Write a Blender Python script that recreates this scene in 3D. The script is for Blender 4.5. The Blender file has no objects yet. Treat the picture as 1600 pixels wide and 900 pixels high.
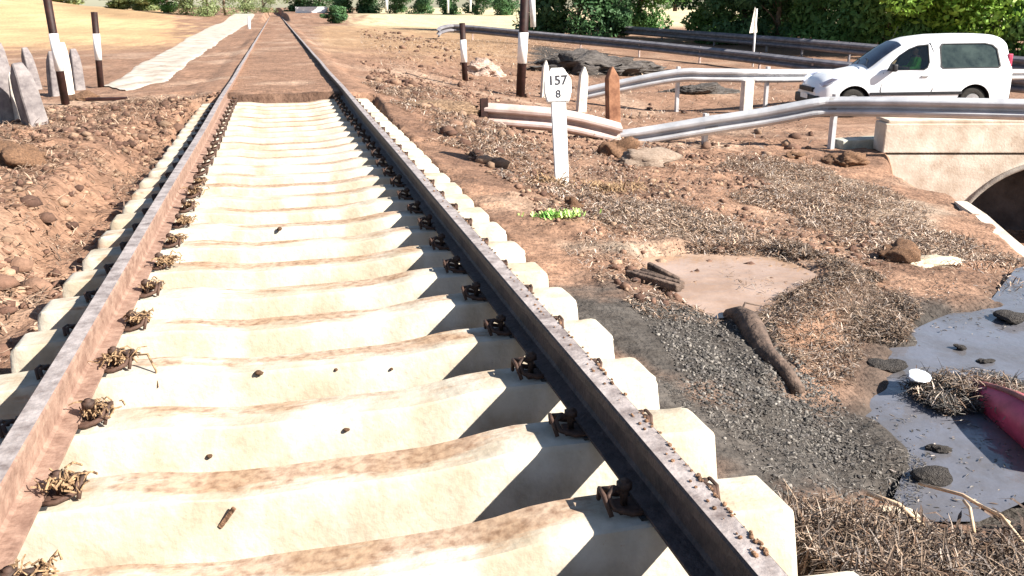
import bpy, bmesh, math, random
import numpy as np
from mathutils import Vector, Matrix
random.seed(7); rng = np.random.default_rng(7)
R = math.radians
sc = bpy.context.scene
C = sc.collection

# ------------------------------------------------------------------ camera
CX, CH, YAW, PIT, FPX, ROLL = -0.0549, 1.1588, 0.24693, 0.30644, 1387.43, -0.00956
fwd = np.array([math.sin(YAW)*math.cos(PIT), math.cos(YAW)*math.cos(PIT), -math.sin(PIT)])
r0 = np.array([math.cos(YAW), -math.sin(YAW), 0.0]); u0 = np.cross(r0, fwd)
cr = r0*math.cos(ROLL)+u0*math.sin(ROLL); cu = -r0*math.sin(ROLL)+u0*math.cos(ROLL)
CAM = np.array([CX, 0.0, CH])
cd = bpy.data.cameras.new('camera'); cam = bpy.data.objects.new('camera', cd); C.objects.link(cam)
cd.sensor_width = 36; cd.lens = FPX/1600*36; cd.clip_start = .05; cd.clip_end = 3000
cam.matrix_world = Matrix(((cr[0], cu[0], -fwd[0], CAM[0]), (cr[1], cu[1], -fwd[1], CAM[1]),
                           (cr[2], cu[2], -fwd[2], CAM[2]), (0, 0, 0, 1)))
sc.camera = cam

def at(px, py, z):
    d = fwd*FPX+cr*(px-800)+cu*(450-py)
    return CAM+d*((z-CH)/d[2])
def atd(px, py, D):
    """point on the ray of a photo pixel at forward distance D"""
    d = fwd*FPX+cr*(px-800)+cu*(450-py)
    return CAM+d*(D/FPX)

# ------------------------------------------------------------------ light
SUNV = Vector((1.0, -.78, .88)).normalized()
el = math.asin(SUNV.z); azim = math.atan2(SUNV.x, SUNV.y)
w = bpy.data.worlds.new('World'); sc.world = w; w.use_nodes = True
nt = w.node_tree; bg = nt.nodes['Background']
sky = nt.nodes.new('ShaderNodeTexSky'); sky.sky_type = 'NISHITA'; sky.sun_disc = False
sky.sun_elevation = el; sky.sun_rotation = azim; sky.air_density = 1.0; sky.dust_density = .6
nt.links.new(sky.outputs[0], bg.inputs[0]); bg.inputs[1].default_value = .052
sl = bpy.data.lights.new('sun', 'SUN'); so = bpy.data.objects.new('sun', sl); C.objects.link(so)
sl.energy = 5.0; sl.angle = R(.5); sl.color = (1.0, .94, .84)
so.rotation_euler = SUNV.to_track_quat('Z', 'Y').to_euler()
vs = sc.view_settings; vs.view_transform = 'Standard'; vs.look = 'None'; vs.gamma = 1; vs.use_curve_mapping = False
vs.exposure = 1.45

# ------------------------------------------------------------------ helpers
def mat(name, col=(.5, .5, .5), col2=None, rough=.8, scale=8, bump=.2, bscale=40, metal=0, attr=None, spec=.3,
        detail=6, lo=.35, hi=.65, coord='Object', bdist=.01):
    m = bpy.data.materials.new(name); m.use_nodes = True
    n = m.node_tree.nodes; l = m.node_tree.links; p = n['Principled BSDF']
    p.inputs['Roughness'].default_value = rough; p.inputs['Metallic'].default_value = metal
    p.inputs['Specular IOR Level'].default_value = spec
    tc = n.new('ShaderNodeTexCoord')
    nz = n.new('ShaderNodeTexNoise'); nz.inputs['Scale'].default_value = scale; nz.inputs['Detail'].default_value = detail
    nz.inputs['Roughness'].default_value = .65
    l.new(tc.outputs[coord], nz.inputs['Vector'])
    rp = n.new('ShaderNodeValToRGB'); rp.color_ramp.elements[0].position = lo; rp.color_ramp.elements[1].position = hi
    l.new(nz.outputs['Fac'], rp.inputs[0])
    if attr:
        a = n.new('ShaderNodeVertexColor'); a.layer_name = attr
        mx = n.new('ShaderNodeMixRGB'); mx.blend_type = 'MULTIPLY'; mx.inputs[0].default_value = 1
        rp.color_ramp.elements[0].color = (*col, 1); rp.color_ramp.elements[1].color = (*(col2 or (1, 1, 1)), 1)
        l.new(a.outputs[0], mx.inputs[1]); l.new(rp.outputs[0], mx.inputs[2]); l.new(mx.outputs[0], p.inputs['Base Color'])
    else:
        rp.color_ramp.elements[0].color = (*col, 1); rp.color_ramp.elements[1].color = (*(col2 or col), 1)
        l.new(rp.outputs[0], p.inputs['Base Color'])
    if bump:
        bz = n.new('ShaderNodeTexNoise'); bz.inputs['Scale'].default_value = bscale; bz.inputs['Detail'].default_value = 5
        l.new(tc.outputs[coord], bz.inputs['Vector'])
        b = n.new('ShaderNodeBump'); b.inputs['Strength'].default_value = bump; b.inputs['Distance'].default_value = bdist
        l.new(bz.outputs['Fac'], b.inputs['Height']); l.new(b.outputs[0], p.inputs['Normal'])
    return m

def link(name, me, m=None, parent=None, loc=None):
    o = bpy.data.objects.new(name, me); C.objects.link(o)
    if m is not None and me is not None and len(me.materials) == 0: me.materials.append(m)
    if parent is not None: o.parent = parent
    if loc is not None: o.location = loc
    return o
def tag(o, label=None, cat=None, group=None, kind=None):
    if label: o['label'] = label
    if cat: o['category'] = cat
    if group: o['group'] = group
    if kind: o['kind'] = kind
    return o
def empty(name, loc, label, cat, group=None, rz=0):
    o = bpy.data.objects.new(name, None); C.objects.link(o); o.location = loc; o.rotation_euler = (0, 0, rz)
    o.empty_display_size = .1
    return tag(o, label, cat, group)
def smooth(me, on=True):
    me.polygons.foreach_set('use_smooth', [on]*len(me.polygons)); return me
def bm_me(name, bm, sm=False):
    bmesh.ops.recalc_face_normals(bm, faces=bm.faces)
    me = bpy.data.meshes.new(name); bm.to_mesh(me); bm.free()
    if sm: smooth(me)
    return me
def box(bm, c, s, rot=None, bevel=0):
    g = bmesh.ops.create_cube(bm, size=1)
    bmesh.ops.scale(bm, vec=s, verts=g['verts'])
    if bevel:
        es = list({e for v in g['verts'] for e in v.link_edges})
        g2 = bmesh.ops.bevel(bm, geom=es, offset=bevel, segments=2, affect='EDGES', profile=.6)
        vs_ = list({v for f in g2['faces'] for v in f.verts} | {v for v in g['verts'] if v.is_valid})
    else: vs_ = g['verts']
    if rot is not None: bmesh.ops.rotate(bm, cent=(0, 0, 0), matrix=rot, verts=vs_)
    bmesh.ops.translate(bm, vec=c, verts=vs_)
    return vs_
def tube(bm, pts, rad, seg=8, cap=True):
    pts = [Vector(p) for p in pts]; rings = []
    rads = rad if isinstance(rad, (list, tuple)) else [rad]*len(pts)
    prev = None
    for i, p in enumerate(pts):
        t = (pts[min(i+1, len(pts)-1)]-pts[max(i-1, 0)]).normalized()
        a = t.orthogonal().normalized() if prev is None else (prev-t*prev.dot(t)).normalized()
        prev = a; b = t.cross(a)
        rings.append([bm.verts.new(p+(a*math.cos(k*2*math.pi/seg)+b*math.sin(k*2*math.pi/seg))*rads[i]) for k in range(seg)])
    for i in range(len(rings)-1):
        for k in range(seg):
            bm.faces.new((rings[i][k], rings[i][(k+1) % seg], rings[i+1][(k+1) % seg], rings[i+1][k]))
    if cap: bm.faces.new(rings[0][::-1]); bm.faces.new(rings[-1])
def extrude_profile(bm, prof, stations, closed=True):
    """stations: list of functions/frames (origin, ax, az) ; prof: 2-D points"""
    rings = [[bm.verts.new(Vector(o)+Vector(ax)*a+Vector(az)*b) for a, b in prof] for o, ax, az in stations]
    n = len(prof)
    for i in range(len(rings)-1):
        for k in range(n if closed else n-1):
            bm.faces.new((rings[i][k], rings[i][(k+1) % n], rings[i+1][(k+1) % n], rings[i+1][k]))
    if closed: bm.faces.new(rings[0][::-1]); bm.faces.new(rings[-1])

# value noise
_tab = rng.random((256, 256))
def vnoise(x, y, s, seed=0):
    x = x/s+seed*17.13; y = y/s+seed*9.71
    xi = np.floor(x).astype(int); yi = np.floor(y).astype(int); fx = x-xi; fy = y-yi
    fx = fx*fx*(3-2*fx); fy = fy*fy*(3-2*fy)
    g = lambda a, b: _tab[a & 255, b & 255]
    return (g(xi, yi)*(1-fx)+g(xi+1, yi)*fx)*(1-fy)+(g(xi, yi+1)*(1-fx)+g(xi+1, yi+1)*fx)*fy-.5
def fbm(x, y, s, o=4, seed=0):
    r = 0; a = 1
    for i in range(o): r = r+a*vnoise(x, y, s, seed+i); s *= .5; a *= .5
    return r
def sdist(poly, x, y):
    """signed distance (positive inside) to a world polygon"""
    P = np.array(poly)[:, :2]; d = np.full(x.shape, 1e9); ins = np.zeros(x.shape, bool)
    for i in range(len(P)):
        a = P[i]; b = P[(i+1) % len(P)]; e = b-a
        t = np.clip(((x-a[0])*e[0]+(y-a[1])*e[1])/(e@e+1e-12), 0, 1)
        d = np.minimum(d, np.hypot(x-a[0]-t*e[0], y-a[1]-t*e[1]))
        c = ((a[1] > y) != (b[1] > y)) & (x < (b[0]-a[0])*(y-a[1])/(b[1]-a[1]+1e-12)+a[0])
        ins ^= c
    return np.where(ins, d, -d)
def sstep(a, b, v):
    t = np.clip((v-a)/(b-a), 0, 1); return t*t*(3-2*t)
def pp(pts, z): return [at(a, b, z) for a, b in pts]

# ------------------------------------------------------------------ ground
WATER_Z = -.80; PUD_Z = -.615
STREAM = pp([(1700, 400), (1585, 425), (1550, 470), (1470, 500), (1400, 532), (1345, 568), (1332, 605), (1375, 665),
             (1425, 712), (1405, 765), (1450, 800), (1530, 800), (1600, 770), (1760, 760), (1900, 500)], WATER_Z)
PUDDLE = pp([(1000, 404), (1100, 396), (1215, 402), (1275, 430), (1225, 460), (1190, 488), (1120, 496), (1075, 474), (1030, 440)], PUD_Z)
PIT_POLY = pp([(1385, 241), (1385, 262), (1440, 290), (1490, 302), (1545, 348), (1600, 420), (1700, 560), (2300, 520), (2300, 213), (1420, 216)], -1.12)
ctl = []
def cp(px, py, z): q = at(px, py, z); ctl.append((q[0], q[1], z))
def cpd(px, py, D, dz=0): q = atd(px, py, D); ctl.append((q[0], q[1], q[2]+dz))
for y in (0, 2, 4, 6, 8, 10, 12): ctl.append((1.35, y, -.43+.012*y)); ctl.append((-1.75, y, -.26+.012*y))
for y in (14.3, 18, 24, 32, 45, 60, 90): ctl.append((0, y, -.10)); ctl.append((1.4, y, -.13)); ctl.append((-1.4, y, -.13))
for q in [(1300, 890, -.43), (1200, 700, -.52), (1060, 560, -.50), (900, 400, -.45),
          (1150, 600, -.58), (1300, 680, -.68), (1250, 740, -.62), (1360, 850, -.62), (1600, 850, -.66), (1500, 900, -.60), (1700, 1000, -.62),
          (1380, 560, -.78), (1300, 600, -.72), (1500, 440, -.78), (1400, 450, -.74), (1120, 440, -.63), (1250, 420, -.66),
          (1180, 500, -.63), (1000, 420, -.56), (1050, 500, -.56), (878, 292, -.62), (1000, 300, -.67), (1100, 340, -.68),
          (1250, 300, -.84), (1400, 300, -1.0), (1300, 243, -1.1), (1380, 262, -1.15), (1440, 315, -1.15), (1500, 360, -1.05),
          (1580, 415, -1.0), (1103, 218, -1.05), (905, 214, -.98), (700, 215, -.45), (760, 192, -.75), (680, 160, -.4),
          (1400, 200, -1.15), (1640, 190, -1.17), (1255, 150, -1.12), (930, 152, -1.05), (1000, 175, -1.08), (1200, 185, -1.1),
          (725, 128, -.85), (813, 152, -.95), (600, 100, -.28), (650, 75, -.4), (560, 60, -.2),
          (0, 500, -.2), (60, 400, -.14), (0, 300, -.02), (100, 300, -.08), (200, 200, -.1), (0, 192, -.02), (100, 165, -.2),
          (157, 137, -.25), (250, 140, -.2), (20, 130, -.3), (280, 85, -.2), (340, 70, -.2), (0, 85, -.25)]: cp(*q)
for q in [(690, 38, 55, -.8), (1000, 63, 43, -.8), (1310, 95, 31, -.8), (1620, 127, 24, -.8), (840, 33, 75, -.8), (1200, 56, 46, -.8),
          (1600, 89, 33, -.8), (1700, 130, 24, -.8), (1400, 182, 20, 0), (1600, 182, 20, 0), (1440, 150, 23, 0),
          (-100, 20, 60, 0), (-300, -60, 60, 0), (0, 45, 50, 0), (100, 20, 75, 0), (-100, -40, 90, 0), (0, 2, 95, 0), (150, 12, 110, 0), (280, 24, 90, 0),
          (400, 20, 150, 0), (560, 24, 110, 0), (700, 26, 110, 0), (820, 27, 110, 0), (620, 40, 70, 0), (1050, 22, 120, 0), (1200, 24, 140, 0), (1400, 50, 60, 0), (1600, 60, 60, 0),
          (-200, 10, 300, 0), (400, 12, 300, 0), (1000, 12, 300, 0), (1600, 12, 300, 0), (300, 13, 700, 0), (1200, 13, 700, 0)]: cpd(*q)
for q in [(-8, 0, -.2), (-8, 10, -.1), (0, -12, -.4), (-25, 10, .1), (14, -2, -.9), (25, 5, -1.1), (6, -3, -.7), (30, 20, -1.1), (-60, 0, .5), (60, 0, -1)]: ctl.append(q)
ctl = np.array(ctl)
def _rbf():
    P = ctl[:, :2]; n = len(P)
    K = np.sqrt((P[:, None, 0]-P[None, :, 0])**2+(P[:, None, 1]-P[None, :, 1])**2+.36)
    A = np.zeros((n+3, n+3)); A[:n, :n] = -K+np.eye(n)*.25; A[:n, n] = 1; A[:n, n+1:] = P; A[n, :n] = 1; A[n+1:, :n] = P.T
    b = np.zeros(n+3); b[:n] = ctl[:, 2]
    return np.linalg.solve(A, b)
_w = _rbf()
def base(x, y):
    x = np.asarray(x, float); y = np.asarray(y, float); z = _w[-3]+_w[-2]*x+_w[-1]*y
    for i, (a, b, _) in enumerate(ctl): z = z-_w[i]*np.sqrt((x-a)**2+(y-b)**2+.36)
    return z
ROADC = at(1430, 182, -1.15)
ARCH_ZC = -1.75
HW0 = at(1372, 247, -1.15); HW1 = at(1800, 247, -1.15)      # headwall foot line
def H(x, y):
    x = np.asarray(x, float); y = np.asarray(y, float); z = base(x, y)
    near = sstep(60, 12, np.hypot(x, y-5))
    inT = sstep(1.42, 1.28, np.abs(x))*sstep(14.35, 14.2, y+.18*fbm(x, y, .5, 3, 40))
    rough = (1-inT)
    z = z+rough*near*(.05*fbm(x, y, .7, 3, 1)+.05*fbm(x, y, .22, 4, 5)*(.4+.9*sstep(-.1, .3, fbm(x, y, 1.3, 2, 9))))
    # mud covering the track in the distance keeps just under the rail heads
    cov = sstep(1.5, 1.1, np.abs(x))*sstep(14.2, 14.5, y)
    z = z*(1-cov)+cov*(-.085+.03*fbm(x, y, .8, 3, 3)+.045*sstep(16.0, 14.5, y)*(fbm(x, y, .4, 3, 30)+.2))
    z = z*(1-inT)+inT*(-.46+.05*fbm(x, y, .4, 3, 3))
    # scour trench beside the left sleeper ends
    tr = sstep(-1.95, -1.55, x)*sstep(-1.2, -1.3, x)*sstep(12.2, 10.5, y+.5*fbm(x, y, .8, 3, 12))
    z = z*(1-tr)+tr*(-.42+.06*fbm(x, y, .3, 3, 8))
    nearr = (np.abs(x) < 40) & (y < 60)
    s = sdist(STREAM, x, y)+.5*fbm(x, y, .7, 5, 20)-.04
    k = sstep(-.18, .12, s); z = z*(1-k)+k*np.minimum(z, WATER_Z-.06)
    k2 = sstep(-.7, -.1, s)*(1-k); z = z-(z-(WATER_Z+.03))*k2*.75
    p = sdist(PUDDLE, x, y)+.10*fbm(x, y, .5, 4, 21)+.05
    k = sstep(-.14, .06, p); z = z*(1-k)+k*(PUD_Z-.03)
    rim = sstep(-.45, -.2, p)*sstep(0, -.06, p); z = z*(1-rim)+rim*np.maximum(z, PUD_Z+.015)
    # flat road under the van
    d = np.hypot((x-13.7)/6.5, (y-19.2)/3.2); k = sstep(1.25, .8, d); z = z*(1-k)+k*(-1.27)
    s = sdist(PIT_POLY, x, y)+.05*fbm(x, y, .5, 3, 22); k = sstep(-.02, .5, s); z = z*(1-k)+k*(-2.7)
    return z
def Hs(x, y): return float(H(np.array([x]), np.array([y]))[0])

def graded(lo, a, b, hi, d, g=1.045):
    v = list(np.arange(a, b, d)); s = d; q = v[-1]
    while q < hi: s *= g; q += s; v.append(q)
    s = d; q = a; pre = []
    while q > lo: s *= g; q -= s; pre.append(q)
    return np.array(pre[::-1]+v)
xs = graded(-600, -3.6, 7.6, 700, .042, 1.05); ys = graded(-14, 1.2, 13.5, 1100, .042, 1.04)
GX, GY = np.meshgrid(xs, ys); GZ = H(GX, GY)
n1, n2 = GX.shape
vv = np.stack([GX.ravel(), GY.ravel(), GZ.ravel()], 1)
idx = np.arange(n1*n2).reshape(n1, n2)
ff = np.stack([idx[:-1, :-1].ravel(), idx[:-1, 1:].ravel(), idx[1:, 1:].ravel(), idx[1:, :-1].ravel()], 1)
def np_mesh(name, V, F, cols=None, sm=True):
    me = bpy.data.meshes.new(name); k = F.shape[1]
    me.vertices.add(len(V)); me.vertices.foreach_set('co', np.asarray(V, np.float32).ravel())
    me.loops.add(F.size); me.loops.foreach_set('vertex_index', F.ravel().astype(np.int32))
    me.polygons.add(len(F)); me.polygons.foreach_set('loop_start', np.arange(0, F.size, k, dtype=np.int32))
    me.polygons.foreach_set('loop_total', np.full(len(F), k, np.int32))
    me.update(calc_edges=True)
    if sm: me.polygons.foreach_set('use_smooth', np.ones(len(F), bool))
    if cols is not None:
        ca = me.color_attributes.new('col', 'FLOAT_COLOR', 'POINT')
        ca.data.foreach_set('color', np.concatenate([cols, np.ones((len(cols), 1))], 1).astype(np.float32).ravel())
    return me

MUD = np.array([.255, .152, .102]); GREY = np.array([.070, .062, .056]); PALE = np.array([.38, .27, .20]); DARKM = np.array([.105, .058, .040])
FIELD = np.array([.46, .31, .17]); STRAWF = np.array([.58, .50, .32]); REEDG = np.array([.30, .25, .20]); WHITE = np.array([.85, .78, .66])
def colours(x, y):
    c = np.tile(MUD, x.shape+(1,))
    def mixc(m, col): nonlocal c; c = c*(1-m[..., None])+m[..., None]*col
    n = fbm(x, y, 1.6, 5, 60); mixc(sstep(.05, .5, n)*.75, PALE); mixc(sstep(.1, .6, fbm(x, y, .9, 5, 70))*.55, DARKM)
    nn = .9*fbm(x, y, .8, 5, 80)
    def reg(poly, z, col, amt=1, soft=.25): mixc(sstep(-soft, soft, sdist(pp(poly, z), x, y)+nn)*amt, col)
    reg([(560, 165), (680, 150), (750, 200), (850, 300), (820, 340), (760, 300), (650, 210)], -.45, DARKM, .35)
    reg([(920, 330), (1050, 320), (1210, 345), (1270, 400), (1180, 412), (1000, 402)], -.65, REEDG, .8)
    reg([(1180, 260), (1300, 250), (1450, 310), (1600, 420), (1400, 420), (1270, 360)], -.95, REEDG, .7)
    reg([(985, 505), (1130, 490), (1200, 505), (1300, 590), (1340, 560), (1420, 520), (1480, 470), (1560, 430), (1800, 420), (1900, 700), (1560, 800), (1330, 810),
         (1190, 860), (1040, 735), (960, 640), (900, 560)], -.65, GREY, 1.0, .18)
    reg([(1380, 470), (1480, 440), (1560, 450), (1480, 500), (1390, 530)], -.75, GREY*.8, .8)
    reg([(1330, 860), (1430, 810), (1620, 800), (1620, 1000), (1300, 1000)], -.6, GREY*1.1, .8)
    # far: yellow fields left and right, pale verge
    far = sstep(30, 42, y+1.2*x*0)
    th = np.degrees(np.arctan2(x, y)); dd = np.hypot(x, y)
    mixc(sstep(-4.5, -6.5, th+4*nn)*sstep(34, 46, dd+6*nn)*sstep(230, 160, dd), FIELD*(1+.5*fbm(x, y*.5, 9, 3, 90)[..., None]))
    mixc(sstep(3.5, 6.5, th+3*nn)*sstep(20, 16, th)*sstep(62, 78, dd+8*nn), STRAWF)
    mixc(sstep(18, 19, th)*sstep(80, 95, dd), STRAWF)
    mixc(sstep(2.0, 3.0, th+nn)*sstep(19, 12, th)*sstep(26, 40, dd+6*nn)*.5*(dd < 75), FIELD*.9)
    # grey silt heap beyond the marker post
    reg([(835, 78), (905, 82), (985, 92), (1010, 112), (930, 122), (850, 118), (830, 100)], -1.05, GREY*.8, 1, .4)
    s = sdist(STREAM, x, y); mixc(sstep(-.35, 0, s+nn*.3)*.8, GREY*.7)
    p = sdist(PUDDLE, x, y); mixc(sstep(-.16, -.02, p)*sstep(.1, -.02, p)*.4, PALE)
    inT = sstep(1.42, 1.28, np.abs(x))*sstep(14.3, 14.2, y); mixc(inT*.5, DARKM)
    led = sstep(1.0, .8, np.abs(x))*sstep(14.1, 14.3, y)*sstep(14.75, 14.4, y+.3*nn); mixc(led*.8, DARKM*.7)
    c *= (1+.35*fbm(x, y, .35, 4, 50))[..., None]
    return np.clip(c, .01, .9)
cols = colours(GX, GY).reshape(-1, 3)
M_ground = mat('mud', (.62, .58, .55), (1.22, 1.2, 1.18), rough=.9, scale=9, bump=.85, bscale=26, attr='col', coord='Object', detail=9, lo=.36, hi=.62, bdist=.035)
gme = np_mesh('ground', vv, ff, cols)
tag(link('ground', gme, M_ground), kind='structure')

# water sheets
def water_mat(name, col, rough, spec=.5):
    m = mat(name, tuple(c*f_ for c, f_ in zip(col, (.75, .68, .58))), col, rough=rough, scale=2.2, bump=.35, bscale=9, spec=spec, bdist=.02, detail=9, lo=.38, hi=.6); return m
def sheet(name, poly, z, m, grow):
    c = np.mean(np.array(poly)[:, :2], 0); bm = bmesh.new()
    vs_ = [bm.verts.new((c[0]+(q[0]-c[0])*grow, c[1]+(q[1]-c[1])*grow, z)) for q in poly]
    bm.faces.new(vs_); bmesh.ops.triangulate(bm, faces=bm.faces)
    me = bm_me(name, bm); 
    if me.polygons[0].normal.z < 0: me.flip_normals()
    return link(name, me, m)
M_str = water_mat('stream_water', (.14, .143, .17), .06, .9); M_pud = water_mat('puddle_water', (.44, .31, .235), .06, .7)
STRM_DONE = True
tag(sheet('stream', STREAM, WATER_Z, M_str, 1.05), kind='structure')
tag(sheet('puddle', PUDDLE, PUD_Z, M_pud, 1.03), kind='structure')

def Gz(x, y):
    i = int(np.clip(np.searchsorted(xs, x)-1, 0, len(xs)-2)); j = int(np.clip(np.searchsorted(ys, y)-1, 0, len(ys)-2))
    u = (x-xs[i])/(xs[i+1]-xs[i]); v = (y-ys[j])/(ys[j+1]-ys[j])
    return float((GZ[j, i]*(1-u)+GZ[j, i+1]*u)*(1-v)+(GZ[j+1, i]*(1-u)+GZ[j+1, i+1]*u)*v)
# pale track beside the railway on the left, following the ground
M_path = mat('bleached_gravel', (.30, .25, .205), (.54, .48, .42), rough=.95, scale=2, bump=.3, bscale=30)
def strip(name, left, right, m, dz=.02, n=160):
    L = np.array(left); Rr = np.array(right); V = []; F = []
    t = np.linspace(0, 1, n); ti = np.linspace(0, 1, len(L))
    for k in range(n):
        a = np.array([np.interp(t[k], ti, L[:, j]) for j in (0, 1)]); b = np.array([np.interp(t[k], ti, Rr[:, j]) for j in (0, 1)])
        j1 = fbm(np.array([a[0]]), np.array([a[1]]), 3, 2, 5)[0]*.1
        for q in range(17):
            s = q/16; p_ = a*(1-s)+b*s+np.array([j1, 0]); V.append((p_[0], p_[1], Gz(*p_)+dz-(.035 if q in (0, 16) else 0)))
    for k in range(n-1):
        for q in range(16): i = k*17+q; F.append((i, i+1, i+18, i+17))
    return link(name, np_mesh(name, np.array(V), np.array(F)), m)
tag(strip('path', pp([(160, 132), (200, 112), (260, 78), (330, 45), (385, 28)], -.2), pp([(200, 141), (262, 128), (300, 100), (352, 62), (400, 34)], -.2), M_path), kind='structure')

# ------------------------------------------------------------------ railway track
M_rail = mat('rusty_steel', (.18, .105, .078), (.33, .215, .165), rough=.66, scale=14, bump=.5, bscale=60, spec=.4, metal=.0)
M_railhead = mat('dull_rail_head', (.17, .13, .12), (.48, .42, .40), rough=.5, scale=11, bump=.4, bscale=70, metal=.25, lo=.3, hi=.6)
def conc_mat():
    m = mat('sleeper_concrete', (.39, .345, .28), (.58, .535, .46), rough=.9, scale=5, bump=.35, bscale=45, detail=8)
    n = m.node_tree.nodes; l = m.node_tree.links; p = n['Principled BSDF']
    src = p.inputs['Base Color'].links[0].from_socket
    a = n.new('ShaderNodeVertexColor'); a.layer_name = 'col'
    tc = n.new('ShaderNodeTexCoord'); nz = n.new('ShaderNodeTexNoise'); nz.inputs['Scale'].default_value = 11; nz.inputs['Detail'].default_value = 10; nz.inputs['Roughness'].default_value = .7
    mp = n.new('ShaderNodeMapping'); mp.inputs['Scale'].default_value = (.22, 1, 1)
    g = n.new('ShaderNodeNewGeometry')
    oi = n.new('ShaderNodeObjectInfo')
    ad = n.new('ShaderNodeVectorMath'); ad.operation = 'ADD'
    ml = n.new('ShaderNodeVectorMath'); ml.operation = 'SCALE'; ml.inputs['Scale'].default_value = 1
    l.new(g.outputs['Position'], mp.inputs[0]); l.new(mp.outputs[0], nz.inputs['Vector'])
    # mask = colour attribute red + noise
    add = n.new('ShaderNodeMath'); add.operation = 'ADD'
    sep = n.new('ShaderNodeSeparateColor'); l.new(a.outputs[0], sep.inputs[0])
    l.new(sep.outputs[0], add.inputs[0]); l.new(nz.outputs['Fac'], add.inputs[1])
    rp = n.new('ShaderNodeValToRGB'); rp.color_ramp.elements[0].position = .90; rp.color_ramp.elements[1].position = 1.08
    sc_ = n.new('ShaderNodeMath'); sc_.operation = 'MULTIPLY'; sc_.inputs[1].default_value = .78
    off = n.new('ShaderNodeMath'); off.operation = 'MULTIPLY_ADD'; off.inputs[1].default_value = .12; off.inputs[2].default_value = .0
    l.new(oi.outputs['Random'], off.inputs[0]); ad2 = n.new('ShaderNodeMath'); ad2.operation = 'ADD'; l.new(add.outputs[0], ad2.inputs[0]); l.new(off.outputs[0], ad2.inputs[1])
    l.new(ad2.outputs[0], sc_.inputs[0]); l.new(sc_.outputs[0], rp.inputs[0])
    nz2 = n.new('ShaderNodeTexNoise'); nz2.inputs['Scale'].default_value = 30; nz2.inputs['Detail'].default_value = 6
    l.new(g.outputs['Position'], nz2.inputs['Vector'])
    mudc = n.new('ShaderNodeValToRGB'); mudc.color_ramp.elements[0].color = (.24, .15, .10, 1); mudc.color_ramp.elements[1].color = (.45, .33, .24, 1)
    mudc.color_ramp.elements[0].position = .3; mudc.color_ramp.elements[1].position = .6
    l.new(nz2.outputs['Fac'], mudc.inputs[0])
    mx = n.new('ShaderNodeMixRGB'); l.new(rp.outputs[0], mx.inputs[0]); l.new(src, mx.inputs[1]); l.new(mudc.outputs[0], mx.inputs[2])
    # fine specks
    vz = n.new('ShaderNodeTexNoise'); vz.inputs['Scale'].default_value = 75; vz.inputs['Detail'].default_value = 3
    l.new(g.outputs['Position'], vz.inputs['Vector'])
    vr = n.new('ShaderNodeValToRGB'); vr.color_ramp.elements[0].position = .68; vr.color_ramp.elements[1].position = .76
    l.new(vz.outputs['Fac'], vr.inputs[0])
    mx2 = n.new('ShaderNodeMixRGB'); mx2.inputs[2].default_value = (.40, .27, .19, 1)
    sm = n.new('ShaderNodeMath'); sm.operation = 'MULTIPLY'; sm.inputs[1].default_value = .6
    l.new(vr.outputs[0], sm.inputs[0]); l.new(sm.outputs[0], mx2.inputs[0])
    l.new(mx.outputs[0], mx2.inputs[1])
    # thin shadow line along the far arris, painted in a dark mud tone
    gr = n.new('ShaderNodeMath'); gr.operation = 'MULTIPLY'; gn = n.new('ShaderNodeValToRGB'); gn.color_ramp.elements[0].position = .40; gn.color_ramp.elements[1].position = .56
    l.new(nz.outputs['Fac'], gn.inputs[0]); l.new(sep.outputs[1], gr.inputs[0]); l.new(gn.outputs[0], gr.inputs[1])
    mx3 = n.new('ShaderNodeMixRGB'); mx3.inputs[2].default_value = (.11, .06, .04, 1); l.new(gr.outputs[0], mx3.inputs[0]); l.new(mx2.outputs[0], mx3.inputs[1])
    # broad weather stains
    st = n.new('ShaderNodeTexNoise'); st.inputs['Scale'].default_value = 2.6; st.inputs['Detail'].default_value = 7; mp2 = n.new('ShaderNodeMapping'); mp2.inputs['Scale'].default_value = (1.6, 1, .5)
    l.new(g.outputs['Position'], mp2.inputs[0]); l.new(mp2.outputs[0], st.inputs['Vector'])
    sr = n.new('ShaderNodeValToRGB'); sr.color_ramp.elements[0].position = .40; sr.color_ramp.elements[0].color = (.84, .78, .70, 1); sr.color_ramp.elements[1].position = .56; sr.color_ramp.elements[1].color = (1, 1, 1, 1)
    l.new(st.outputs['Fac'], sr.inputs[0]); mm = n.new('ShaderNodeMixRGB'); mm.blend_type = 'MULTIPLY'; mm.inputs[0].default_value = 1
    l.new(mx3.outputs[0], mm.inputs[1]); l.new(sr.outputs[0], mm.inputs[2]); l.new(mm.outputs[0], p.inputs['Base Color'])
    return m
M_conc = conc_mat()
S = .48274; Y0 = 2.0026; XE = 1.20; TOPZ = -.165
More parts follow.
